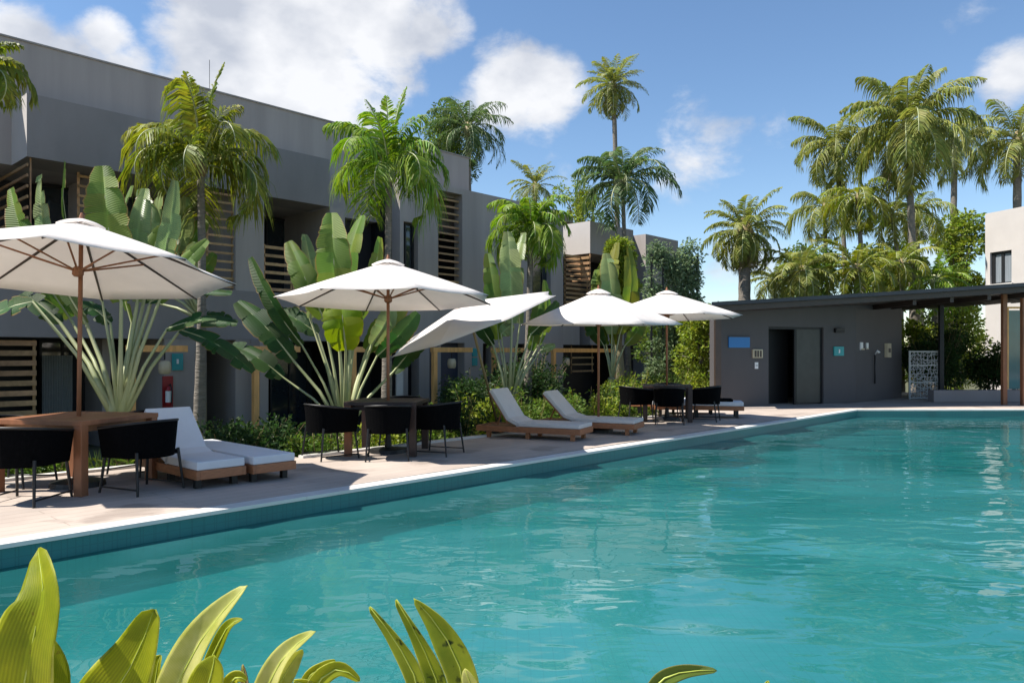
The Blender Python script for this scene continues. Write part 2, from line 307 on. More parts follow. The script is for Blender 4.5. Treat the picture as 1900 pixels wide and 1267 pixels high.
# ================================================================ ground, pool, deck
pool = [V(-6.44, 2.3, 0), V(8.23, 18.0, 0), V(26, 18.35, 0), V(26, 2.3, 0)]
def grow(d):
    n = len(pool); res = []
    for i in range(n):
        a, b, c = pool[i-1], pool[i], pool[(i+1) % n]
        n1 = V(-(b-a).y, (b-a).x, 0).normalized(); n2 = V(-(c-b).y, (c-b).x, 0).normalized()
        m = (n1+n2); m = m/(m.dot(n1)); res.append(b+m*d)
    return res
o_ = grow(.35); big = [V(-900, -300, 0), V(-900, 1500, 0), V(900, 1500, 0), V(900, -300, 0)]
g = MB()
for i in range(4):
    j = (i+1) % 4; g.poly([V(big[i].x, big[i].y, GZ), V(big[j].x, big[j].y, GZ), V(o_[j].x, o_[j].y, GZ), V(o_[i].x, o_[i].y, GZ)][::-1])
tag(g.build('ground', M['soil']), None, None, kind='structure')
# basin
WZ = -.17
b = MB(); n4 = 4
for i in range(4):
    j = (i+1) % 4; p, q = pool[i], pool[j]
    b.poly([V(p.x, p.y, -.026), V(q.x, q.y, -.026), V(q.x, q.y, -.47), V(p.x, p.y, -.47)])
tag(b.build('pool_wall', M['tile_shaded']), None, None, kind='structure')
b = MB(); b.poly([V(p.x, p.y, -.47) for p in pool])
tag(b.build('pool_floor', M['tile']), None, None, kind='structure')
w = MB(); w.poly([V(p.x, p.y, WZ) for p in grow(-.002)][::-1])
tag(w.build('pool_water', M['water']), None, None, kind='structure')
# coping stones round the edge, one mesh, cut into slabs
c_ = MB(); inn = grow(-.03); outr = grow(.17)
for i in range(4):
    j = (i+1) % 4; L = (pool[j]-pool[i]).length; k = max(1, int(L/.9))
    for q in range(k):
        a, e = q/k, (q+1)/k-.004/L*1.5
        pts = [inn[i].lerp(inn[j], a), inn[i].lerp(inn[j], e), outr[i].lerp(outr[j], e), outr[i].lerp(outr[j], a)]
        c_.prism([(p.x, p.y) for p in pts][::-1], -.028, .006)
tag(c_.build('pool_coping', M['coping'], bevel=.004), None, None, kind='structure')
# deck
d = MB(); i0 = grow(.168)
def stp(s, t): q = st(s, t); return (q.x, q.y)
L0 = (i0[0].x, i0[0].y); L1 = (i0[1].x, i0[1].y)
d.prism([stp(-14, .168), stp(-14, 3.0), stp(1.1, 3.0), stp(1.1, .168)], GZ-.1, 0)
d.prism([stp(1.1, .168), stp(1.1, 2.25), stp(10.4, 2.25), stp(10.4, .168)], GZ-.1, 0)
q1 = stp(10.4, .168); q2 = stp(10.4, 2.25)
d.prism([q1, q2, (3.6, 17.6), (3.6, 26), (28, 26), (28, i0[2].y), (L1[0], L1[1])], GZ-.1, 0)
d.prism([(26.3, 18.2), (34, 18.2), (34, 2.0), (26.3, 2.0)], GZ-.1, 0)
d.prism([(-14, 2.0), (34, 2.0), (34, -8), (-14, -8)], GZ-.1, -.002)
tag(d.build('pool_deck', M['deck']), None, None, kind='structure')
# white kerb at back of the deck
k = MB(); sbox(k, 1.1, 10.2, 2.25, 2.36, GZ, .03); sbox(k, -14, 1.0, 3.0, 3.11, GZ, .03)
tag(k.build('kerb', M['coping']), None, None, kind='structure')

# ================================================================ hotel wings
def glaze(name, parent, s0, s1, t, z0, z1, n, gl='glass'):
    f = MB(); w_ = (s1-s0)/n
    sbox(f, s0, s1, t-.04, t+.04, z1-.06, z1); sbox(f, s0, s1, t-.04, t+.04, z0, z0+.06)
    for i in range(n+1):
        x = min(s1-.05, s0+w_*i); sbox(f, x, x+.05, t-.042, t+.038, z0+.06, z1-.06)
    fo = f.build(name, M['blackmetal'], parent)
    for i in range(n):
        p = MB(); sbox(p, s0+w_*i+.05, s0+w_*(i+1)-.001, t-.012, t+.012, z0+.06, z1-.06); p.build('pane', M[gl], fo)
    return fo
def louvre(parent, s0, s1, t0, t1, z0, z1, step=.17, th=.05, m='slat', along='s'):
    l = MB(); z = z0+.05
    while z < z1-.03:
        sbox(l, s0, s1, t0, t1, z, z+th); z += step
    if along == 's':
        for x in (s0, s1-.05): sbox(l, x+.001, x+.049, t0+.06, t1+.05, z0, z1)
    else:
        for x in (t0, t1-.05): sbox(l, s0+.06, s1+.05, x+.001, x+.049, z0, z1)
    return l.build('louvre_screen', M[m], parent)
FL = 2.78; HB = 5.04; HT = 6.23; PT = 7.53; SB = 1.65
def wing(label): return thing('hotel_building', label, 'building', tuple(st(0, 11, GZ)), 0)
def fix(root):      # keep world coordinates of children of an Empty placed away from the origin
    for o in C.objects:
        if o.parent == root: o.location = o.location-root.location
b1 = wing('long two storey grey hotel wing with tall parapet filling the left side')
e1 = S(870, 11)
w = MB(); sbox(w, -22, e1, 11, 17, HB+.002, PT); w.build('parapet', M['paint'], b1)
w = MB(); sbox(w, -22, e1+.03, 10.97, 11.35, PT, PT+.035); w.build('parapet_cap', M['concrete'], b1)
w = MB()
s50 = S(50, 10); s612 = S(612, 10)
sbox(w, s50, s612, 10, 10.998, HB, HT)
bx1 = w.build('balcony_box', M['paint_dark_shaded'], b1)
w = MB(); sbox(w, s50-.003, s50, 10.002, 14, HB, HT-.002); w.build('sunlit_end_skin', M['paint_pale_sunlit'], bx1)  # paler skin: sunlight on the end face put into its colour
w = MB(); sbox(w, -22, S(742, 10), 10, 12.6, SB, FL); w.build('floor_slab', M['paint_dark_shaded'], b1)
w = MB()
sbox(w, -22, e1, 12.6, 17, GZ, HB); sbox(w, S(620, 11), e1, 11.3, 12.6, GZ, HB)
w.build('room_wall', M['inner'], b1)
w = MB()
for a, c, z0, z1, tt in ((437, 490, FL, HB, 10.02), (305, 362, GZ, SB, 10.02), (437, 466, GZ, SB, 10.02), (482, 498, GZ, SB, 9.6), (612, 640, FL, HB, 10.02), (-60, -10, GZ, SB, 10.02), (190, 205, GZ, SB, 11.0), (165, 182, FL, HB, 10.9)):
    sbox(w, S(a, tt), S(c, tt), tt, 12.6, z0, z1)
w.build('pier', M['paint'], b1)
w = MB(); p = st(S(372, 9.3), 9.3); w.box(p.x-.075, p.x+.075, p.y-.075, p.y+.075, GZ, SB+.1); 
col = w.build('column', M['coping'], b1, bevel=.01)
louvre(b1, S(385, 10.1), S(436, 10.1), 10.1, 10.13, FL, HB, .19)
louvre(b1, S(491, 10.1), S(545, 10.1), 10.1, 10.13, FL, FL+1.15, .2, .07)
louvre(b1, S(546, 10.1), S(611, 10.1), 10.1, 10.13, FL, FL+1.0, .2, .07)
louvre(b1, s50+.02, s50+.05, 10.1, 13.5, FL+.05, HB, .2, .055, along='t')
louvre(b1, S(66, 10.3), S(180, 10.3), 10.3, 10.33, FL+.05, FL+1.05, .2, .06)
louvre(b1, S(145, 10.6), S(178, 10.6), 10.6, 10.63, FL+1.1, HB, .2, .05)
louvre(b1, S(-90, 10.2), S(68, 10.2), 10.2, 10.24, GZ, SB-.05, .19, .10)
for a, c, n in ((72, 190, 3), (206, 300, 2), (500, 600, 3)): glaze('sliding_door', b1, S(a, 12.1), S(c, 12.1), 12.1, GZ+.05, SB-.02, n)
for a, c, n in ((66, 300, 4), (300, 384, 2), (492, 612, 3)): glaze('balcony_door', b1, S(a, 12.2), S(c, 12.2), 12.2, FL+.02, HB-.05, n)
w = MB(); s0, s1 = S(78, 11.8), S(134, 11.8); n = 60; vs = []; fs = []
for i in range(n+1):
    x = s0+(s1-s0)*i/n; y = 11.8+.035*math.sin(i*1.25)
    vs += [st(x, y, GZ+.1), st(x, y, SB-.35)]
for i in range(n): fs.append((2*i, 2*i+2, 2*i+3, 2*i+1))
w.add(vs, fs); w.build('curtain', M['curtain'], b1, smooth=True)
w = MB(); p = st(S(396, 11), 11.2, PT); w.tube([p, p+V(0, 0, .8)], .006, 6); w.build('antenna', M['blackmetal'], b1)
fix(b1)
# second wing: lower roof, same front line
b2 = wing('lower grey hotel wing with dark vertical louvre strip, between the two middle palms')
w = MB()
def seg(w, a, c, z0, z1, t=10., d=.35): sbox(w, S(a, t), S(c, t), t, t+d, z0, z1)
TT = 9.995
seg(w, 742, 813, 4.98, HT-.01); seg(w, 742, 749, FL, 4.98); seg(w, 776, 813, FL, 4.98); seg(w, 858, 985, FL, HT-.01); seg(w, 813, 858, 6.05, HT-.01)
seg(w, 1022, 1045, FL, HT-.01); seg(w, 985, 1022, 4.75, HT-.01)
seg(w, 742, 1045, SB, FL-.001)
seg(w, 748, 757, GZ, SB-.001); seg(w, 778, 797, GZ, SB-.001); seg(w, 812, 818, GZ, SB-.001, 9.9); seg(w, 862, 896, GZ, SB-.001); seg(w, 916, 960, GZ, SB-.001); seg(w, 985, 1045, GZ, SB-.001)
w.build('wall', M['paint'], b2)
w = MB(); sbox(w, S(742, 10), S(1045, 10)+1, 10.351, 15, HT-.25, HT-.03); w.build('roof', M['concrete'], b2)
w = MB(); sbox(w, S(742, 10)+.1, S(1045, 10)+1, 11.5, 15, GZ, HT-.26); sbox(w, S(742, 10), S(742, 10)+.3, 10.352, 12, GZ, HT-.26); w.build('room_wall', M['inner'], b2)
w = MB(); seg(w, 818, 862, GZ, SB-.002, 10.3, .1); w.build('wall_panel', M['navy'], b2)
w = MB(); p = st(S(742, 9.7), 9.7); w.box(p.x-.09, p.x+.09, p.y-.09, p.y+.09, GZ, SB); w.build('column', M['coping'], b2, bevel=.01)
louvre(b2, S(813.6, 10.15), S(857.4, 10.15), 10.15, 10.19, FL, 6.04, .2, .055)
glaze('window', b2, S(749.3, 10.2), S(775.7, 10.2), 10.2, FL+.01, 4.97, 2)
glaze('window', b2, S(985.4, 10.2), S(1021.6, 10.2), 10.2, FL+.01, 4.74, 2)
w = MB()
for a, z in ((877, 1.25), (877, .97)):
    sbox(w, S(a, 9.97), S(a+9, 9.97), 9.97, 9.998, z, z+.24)
w.build('room_sign', M['teal'], b2)
fix(b2)
# third wing
b3 = wing('far grey hotel wing with projecting box, behind the two white umbrellas by the pool house')
w = MB(); T3 = 10.5; c3 = S(1095, T3); d3 = S(1175, T3)
sbox(w, c3, d3, T3, 12.2, HB, HT); w.build('balcony_box', M['paint'], b3)
w = MB(); sbox(w, c3-.003, c3, T3, 12.2, HB, HT-.002); w.build('sunlit_end_skin', M['paint_pale_sunlit'], b3)  # sun on this box end painted in as a paler skin
w = MB(); sbox(w, S(1045, 10)+1.0, c3-.004, 12.2, 15, GZ, HT-.05); sbox(w, d3+.001, S(1202, T3), 11.2, 15, GZ, HT+.02); w.build('wall', M['brownmetal'], b3)
w = MB(); sbox(w, S(1202, T3)+.001, S(1262, T3), T3+.1, 15, GZ, HT-.02); sbox(w, S(1045, 10), S(1100, 10), 10.6, 11, SB, FL); sbox(w, c3, d3, T3, 12.2, SB, FL); w.build('floor_slab', M['paint'], b3)
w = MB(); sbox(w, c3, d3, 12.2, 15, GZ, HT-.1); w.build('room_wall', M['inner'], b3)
louvre(b3, c3-.05, c3-.02, T3, 12.1, FL, HB, .2, .1, along='t')
louvre(b3, S(1050, 10.9), S(1093, 10.9), 10.9, 10.93, FL, HB, .17, .08)
louvre(b3, S(1062, 10.9), S(1102, 10.9), 10.9, 10.93, .6, SB, .25, .06)
fix(b3)
# signs on the ground floor
def plate(name, label, cat, s0, s1, t, z0, z1, m, dep=.03, group=None):
    w = MB(); sbox(w, s0, s1, t-dep, t, z0, z1); return tag(w.build(name, M[m], bevel=.004), label, cat, group)
root = thing('wall_sign', 'teal room sign on grey wall above the fire extinguisher', 'sign', tuple(st(S(330, 10.01), 10.01, 1.0)))
def at_sign(root, items):
    for n, m, a, c, t0, t1, z0, z1 in items:
        w = MB(); sbox(w, a, c, t0, t1, z0, z1); o = w.build(n, M[m], root, bevel=.003); o.location = -root.location
    return root
at_sign(root, [('plate', 'teal', S(320, 9.98), S(340, 9.98), 9.98, 10.015, .98, 1.34), ('emblem', 'white', S(328, 9.97), S(332, 9.97), 9.972, 9.979, 1.12, 1.22)])
# fire extinguisher point
fe = thing('fire_extinguisher', 'red fire extinguisher on its backboard beside the white column', 'extinguisher', tuple(st(S(312, 9.9), 9.9, .3)))
w = MB(); sbox(w, S(303, 9.96), S(322, 9.96), 9.985, 10.018, .12, .86); o = w.build('backboard', M['red'], fe); o.location = -fe.location
w = MB(); c0 = V(0, 0, 0)+Vv*-.03+V(0, 0, -.05); w.tube([c0+V(0, 0, z) for z in (-.02, 0, .33, .38, .41)], [.05, .065, .065, .04, .02], 14); w.build('cylinder', M['red'], fe, smooth=True)
w = MB(); w.tube([c0+V(0, 0, z) for z in (.06, .3)], [.0675, .0675], 14, False); w.build('paper_label', M['white'], fe, smooth=True)
w = MB(); w.tube([c0+V(0, 0, .41), c0+V(.05, -.03, .45), c0+V(.09, -.05, .3), c0+V(.08, -.05, .05)], .012, 6); w.build('hose', M['blackmetal'], fe, smooth=True)

# timber frames along the terraces
def frame(px, t, label, length=1.1, lamp=True, second=False):
    s = S(px, t); base = st(s, t, GZ)
    r = thing('timber_frame', label, 'frame', tuple(base), math.atan2(U.y, U.x), 'orange timber frames along the terraces')
    w = MB(); w.box(-.06, .06, -.06, .06, 0, 2.02); w.build('post', M['wood_orange'], r, bevel=.006)
    if second: w = MB(); w.box(length-.12, length, -.06, .06, 0, 2.02); w.build('post', M['wood_orange'], r, bevel=.006)
    w = MB(); w.box(-.09, length+.05, -.065, .065, 2.022, 2.15); w.build('beam', M['wood_orange'], r, bevel=.006)
    if lamp:
        l = thing('hanging_lantern', 'pale lantern hanging in '+label, 'lantern', tuple(base+U*.62+V(0, 0, 1.72)), 0, 'pale lanterns hanging from the timber frames')
        w = MB(); pr = [(0, .13), (.08, .13), (.11, .09), (.12, 0), (.11, -.1), (.08, -.13)]
        n = 16; vs = []; fs = []
        for rr, zz in pr:
            for i in range(n): vs.append(V(rr*math.cos(6.2832*i/n), rr*math.sin(6.2832*i/n), zz))
        for q in range(len(pr)-1):
            for i in range(n): fs.append((q*n+i, q*n+(i+1) % n, (q+1)*n+(i+1) % n, (q+1)*n+i))
        w.add(vs, fs); w.build('shade', M['cream'], l, smooth=True)
        w = MB(); w.tube([V(0, 0, .15), V(0, 0, .302)], .012, 6); w.build('cord', M['blackmetal'], l)
    return r
frame(244, 8.7, 'the timber frame behind the leftmost fan palm', 1.0)
frame(474, 8.7, 'the timber frame with a bright post left of the middle fan palm', 1.0, False)
frame(655, 8.7, 'the timber frame behind the middle fan palm', 1.2, False)
frame(806, 8.7, 'the timber frame in front of the navy panel', 1.3)
frame(917, 8.7, 'the timber frame behind the pale stalks beside the white loungers', 1.4, False)
frame(1027, 8.6, 'the widest timber frame of two posts round the dark hedge', 3.25, True, True)

# ================================================================ pool house
ph = thing('pool_house', 'low dark grey pool house with sliding door and wide flat roof', 'building', (5.2, 18.6, 0))
A = V(5.05, 18.75, 0); B = V(9.36, 20.55, 0); D = V(11.75, 22.75, 0)
def wallseg(w, p, q, z0, z1, th=.22, back=1):
    n = (q-p).normalized(); n = V(-n.y, n.x, 0)*th*back
    pts = [p, q, q+n, p+n]; w.prism([(a.x, a.y) for a in pts], z0, z1, [roofz(a.x)-.1405 for a in pts] if z1 > 2.5 else None)
def roofz(x): return 2.47+(x-4.7)*.068
def on(p, q, px):        # point of the wall p-q seen under pixel column px
    k = (px-CX)/F; dd = q-p; s = (k*p.y-p.x)/(dd.x-k*dd.y); return p+dd*s
w = MB(); a = on(A, B, 1426); c = on(A, B, 1528)
wallseg(w, A, a, 0, 2.9); wallseg(w, c, B, 0, 2.9); wallseg(w, a, c, 2.03, 2.9)
w.build('wall', M['paint_pool'], ph)
w = MB(); wallseg(w, B+V(.003, .0, 0), D, 0, 2.95); w.build('side_wall', M['paint_pool'], ph); w = MB(); w.prism([(A.x+.2, A.y+.32), (A.x, A.y+.24), (A.x+1.9, 24.8), (A.x+2.1, 24.8)], 0, 2.33); w.build('side_wall', M['paint_pool'], ph); w = MB(); w.prism([(D.x, D.y), (D.x, 25), (D.x-.2, 25), (D.x-.2, D.y+.12)], 0, 2.95)
w.build('side_wall', M['paint_pool'], ph)
w = MB(); wallseg(w, A+V(1.3, 3, 0), B+V(0, 3, 0), 0, 2.9); w.build('inner_wall', M['inner'], ph)
dr = MB(); wn_ = (c-a).normalized(); mid = a.lerp(c, .5)
for p, q in ((a, a+wn_*.05), (c-wn_*.05, c), (mid-wn_*.02, mid+wn_*.03)): wallseg(dr, p+V(-.02, .05, 0), q+V(-.02, .05, 0), 0.0, 1.97, .06)
wallseg(dr, a+V(-.02, .05, 0), c+V(-.02, .05, 0), 1.97, 2.028, .062)
door = dr.build('sliding_door', M['blackmetal'], ph)
w = MB(); wallseg(w, mid+wn_*.03+V(0, .07, 0), c-wn_*.05+V(0, .07, 0), .03, 1.97, .02); w.build('door_panel', mat('frosted_glass', (.030, .032, .028), .4, .3, 2.5), door)
w = MB(); wallseg(w, a+wn_*.05+V(0, .6, 0), mid+V(0, .6, 0), 0, 2.0, .05); w.build('dark_opening_sheet', M['blackmetal'], ph)  # black sheet standing in for interior darkness behind the open half
# roof: rises to the right, two layers with a fascia
def roofz(x): return 2.47+(x-4.7)*.068
rp = [V(4.75, 17.95, 0), V(9.0, 18.75, 0), V(18.5, 19.3, 0), V(18.5, 26.5, 0), V(6.85, 26.0, 0)]
w = MB(); n = len(rp); vs = [V(p.x, p.y, roofz(p.x)) for p in rp]+[V(p.x, p.y, roofz(p.x)+.09) for p in rp]
w.add(vs, [tuple(range(n))[::-1], tuple(range(n, 2*n))]+[(i, (i+1) % n, n+(i+1) % n, n+i) for i in range(n)]); w.build('roof', M['roofmetal'], ph)
w = MB(); rq = [p+V(.12 if p.x < 10 else 0, .14 if p.y < 22 else -.1, 0) for p in rp]
vs = [V(p.x, p.y, roofz(p.x)-.14) for p in rq]+[V(p.x, p.y, roofz(p.x)-.004) for p in rq]
w.add(vs, [tuple(range(n))[::-1], tuple(range(n, 2*n))]+[(i, (i+1) % n, n+(i+1) % n, n+i) for i in range(n)]); w.build('fascia', M['brownmetal'], ph)
w = MB()
for i in range(9):
    x = 10.2+i*.95; w.box(x, x+.09, 19.2, 25.5, roofz(x)-.27, roofz(x)-.146)
w.build('rafter', M['brownmetal'], ph)
for i, (px, py, m) in enumerate(((1863, 751, 'redwood'), (1899, 752, 'redwood'))):
    p = G(px, py); w = MB(); w.box(p.x-.055, p.x+.055, p.y-.055, p.y+.055, 0, roofz(p.x)-.142); w.build('post', M[m], ph, bevel=.005)
w = MB(); p = G(1748, 741); w.box(p.x-.06, p.x+.06, p.y, p.y+.1, 0, roofz(p.x)-.142); w.build('post', M['blackmetal'], ph)
w = MB(); p = V(4.93, 18.28, 0); w.box(p.x, p.x+.14, p.y, p.y+.14, 0, roofz(p.x)-.15); w.build('post', M['brownmetal'], ph)
fix(ph)
# things fixed on its walls
def onwall(p, q, px0, px1, py0, py1, dep=.03):
    a = on(p, q, px0); b_ = on(p, q, px1); m = (a+b_)*.5; nn = (q-p).normalized(); no = V(nn.y, -nn.x, 0)
    z1 = EYE+(HY-py0)/F*m.y; z0 = EYE+(HY-py1)/F*m.y; w = MB(); hw = (b_-a).length/2
    rz = math.atan2(nn.y, nn.x)
    w.box(-hw, hw, -dep, -.002, -(z1-z0)/2, (z1-z0)/2); return w, (m.x, m.y, (z0+z1)/2), rz, hw, (z1-z0)/2
def wallthing(name, label, cat, p, q, px0, px1, py0, py1, m, dep=.03, extras=()):
    w, loc, rz, hw, hh = onwall(p, q, px0, px1, py0, py1, dep); r = thing(name, label, cat, loc, rz)
    w.build('plate', M[m], r, bevel=.003)
    for nme, mm, x0, x1, z0, z1 in extras:
        e = MB(); e.box(x0*hw, x1*hw, -dep-.012, -dep+.001, z0*hh, z1*hh); e.build(nme, M[mm], r)
wallthing('wall_sign', 'blue rectangular sign on the pool house wall', 'sign', A, B, 1351, 1390, 625, 645, 'blue', extras=[('trim', 'brownmetal', -1, 1, .96, 1.08)])
wallthing('notice_holder', 'cream notice holder left of the pool house door', 'notice holder', A, B, 1395, 1413, 648, 664, 'cream', .05, [('slot', 'brownmetal', -.7, -.35, -.8, .7), ('slot', 'brownmetal', -.15, .15, -.8, .7), ('slot', 'brownmetal', .4, .7, -.8, .7)])
wallthing('light_switch', 'small white switch below the cream notice holder', 'switch', A, B, 1400, 1406, 672, 684, 'white', .02, [('rocker', 'brownmetal', -.5, .5, -.1, .1)])
wallthing('wall_sign', 'turquoise square sign with pale mark right of the pool house door', 'sign', A, B, 1546, 1564, 643, 660, 'teal', .04, [('emblem', 'white', -.12, .12, -.4, .4)])
wallthing('emergency_light', 'small dark light fitting above the turquoise sign', 'light fitting', A, B, 1547, 1563, 609, 617, 'blackmetal', .08, [('trim', 'brownmetal', -.8, .8, .2, .6)])
wallthing('wall_hook', 'left white hook of two on the pool house side wall', 'hook', B, D, 1595, 1599, 635, 649, 'white', .04, [('knob', 'cream', -1, 2, -1, -.6)])
wallthing('wall_hook', 'right white hook of two on the pool house side wall', 'hook', B, D, 1606, 1609, 636, 648, 'white', .04, [('knob', 'cream', -2, 1, -1, -.6)])
wallthing('paper_dispenser', 'tall narrow cream dispenser on the pool house side wall', 'dispenser', B, D, 1641, 1648, 637, 663, 'cream', .09, [('window', 'brownmetal', -.5, .5, -.3, .3)])
w, loc, rz, hw, hh = onwall(B, D, 1617, 1623, 645, 712, .03); r = thing('pool_shower', 'slim black wall shower with white head on the pool house', 'shower', loc, rz)
w = MB(); w.tube([V(0, -.05, -.5), V(0, -.05, .32)], .02, 8); w.build('pipe', M['blackmetal'], r, smooth=True)
w = MB(); w.tube([V(0, -.05, .32), V(0, -.13, .42), V(0, -.16, .36)], [.02, .03, .045], 10); w.build('shower_head', M['white'], r, smooth=True)
# low wall, stone block pier
w = MB(); w.box(11.6, 18, 20.75, 21.05, .003, .33); tag(w.build('low_wall', M['paint_dark_shaded'], bevel=.01), 'low brownish grey wall under the pool house canopy', 'wall')
lg = thing('lattice_gate', 'pale patterned metal lattice gate beside the pool house', 'gate', (11.62, 22.1, 0))
w = MB()
for a in ((0, .05, 0, 1.42), (.95, 1.0, 0, 1.42)): w.box(a[0], a[1], -.02, .02, a[2], a[3])
for z in (0.02, .48, .98, 1.38): w.box(.05, .95, -.018, .018, z, z+.035)
w.build('frame', M['pale_metal'], lg)
rr = random.Random(3); w = MB()
pts_ = [[V(.05+.9*i/9+rr.uniform(-.035, .035)*(0 < i < 9), 0, .04+1.34*k/13+rr.uniform(-.035, .035)*(0 < k < 13)) for k in range(14)] for i in range(10)]
for i in range(10):
    for k in range(14):
        if i < 9: w.tube([pts_[i][k], pts_[i+1][k]], .011, 4, False)
        if k < 13: w.tube([pts_[i][k], pts_[i][k+1]], .011, 4, False)
        if i < 9 and k < 13 and rr.random() < .75: w.tube([pts_[i][k], pts_[i+1][k+1]] if rr.random() < .5 else [pts_[i+1][k], pts_[i][k+1]], .009, 4, False)
w.build('lattice', M['pale_metal'], lg)
# right-hand building
rb = thing('hotel_building', 'pale two storey building with dark window above the pool house roof', 'building', tuple(P(1828, 655, 35))[:2]+(GZ,))
E = P(1828, 655, 35); E.z = 0; dirn = V(.30, -.954, 0).normalized(); far = E+dirn*9
def rwall(w, a, c, z0, z1, th=.3, off=0):
    n = V(-dirn.y, dirn.x, 0); n = n if n.x > 0 else -n
    p, q = E+dirn*a+n*off, E+dirn*c+n*off; pts = [p, q, q+n*th, p+n*th]; w.prism([(x.x, x.y) for x in pts], z0, z1)
def rs(px):
    k = (px-CX)/F; return (k*E.y-E.x)/(dirn.x-k*dirn.y)
w = MB(); sA, sB = rs(1837), rs(1877); zt = 1.35+(655-466)/F*34.2; zb = 1.35+(655-526)/F*34.2; topz = 1.35+258/F*35
rwall(w, 0, sA, GZ, topz); rwall(w, sB, 9, GZ, topz); rwall(w, sA, sB, GZ, zb); rwall(w, sA, sB, zt, topz)
n_ = V(.954, .30, 0)
w.prism([(q.x, q.y) for q in (E, E+n_*7, E+n_*7+V(.1, -.3, 0), E+V(.1, -.3, 0)+n_*.3)][::-1], GZ, topz-.01)
w.build('wall', M['paint_pale_sunlit'], rb)
w = MB(); rwall(w, 0.3, 9, topz-.5, topz-.3, 6.5, .3); w.build('roof', M['concrete'], rb)
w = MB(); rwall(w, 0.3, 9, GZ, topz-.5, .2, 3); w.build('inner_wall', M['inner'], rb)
f = MB(); mm_ = (sA+sB)/2
rwall(f, sA, sB, zt-.12, zt, .08, .1); rwall(f, sA, sB, zb, zb+.06, .08, .1); rwall(f, sA, sA+.16, zb+.06, zt-.12, .08, .1); rwall(f, sB-.08, sB, zb+.06, zt-.12, .08, .1); rwall(f, mm_-.05, mm_+.08, zb+.06, zt-.12, .08, .1)
fr = f.build('window', M['blackmetal'], rb)
for x0, x1 in ((sA+.16, mm_-.05), (mm_+.08, sB-.08)):
    q = MB(); rwall(q, x0, x1, zb+.06, zt-.12, .02, .15); q.build('pane', mat('curtained_glass', (.20, .22, .24), .25, .2, 5, stretch=(4, 4, .1)), fr)
w = MB(); rwall(w, sA-.08, sB+.08, zb-.09, zb-.002, .12, -.08); w.build('window_sill', M['coping'], rb)
fix(rb)
# teal glazed door edge at far right, on a small kiosk
w = MB(); w.box(13.95, 14.3, 21.2, 21.24, .34, 2.55); kr = tag(w.build('glass_screen', M['glass_teal']), 'teal glass screen behind the outermost pool house post', 'screen')
f = MB(); f.box(13.9, 13.948, 21.18, 21.26, .34, 2.6); f.box(14.302, 14.35, 21.18, 21.26, .34, 2.6); f.box(13.9, 14.35, 21.18, 21.26, 2.602, 2.65); f.build('frame', M['wood_orange'], kr)

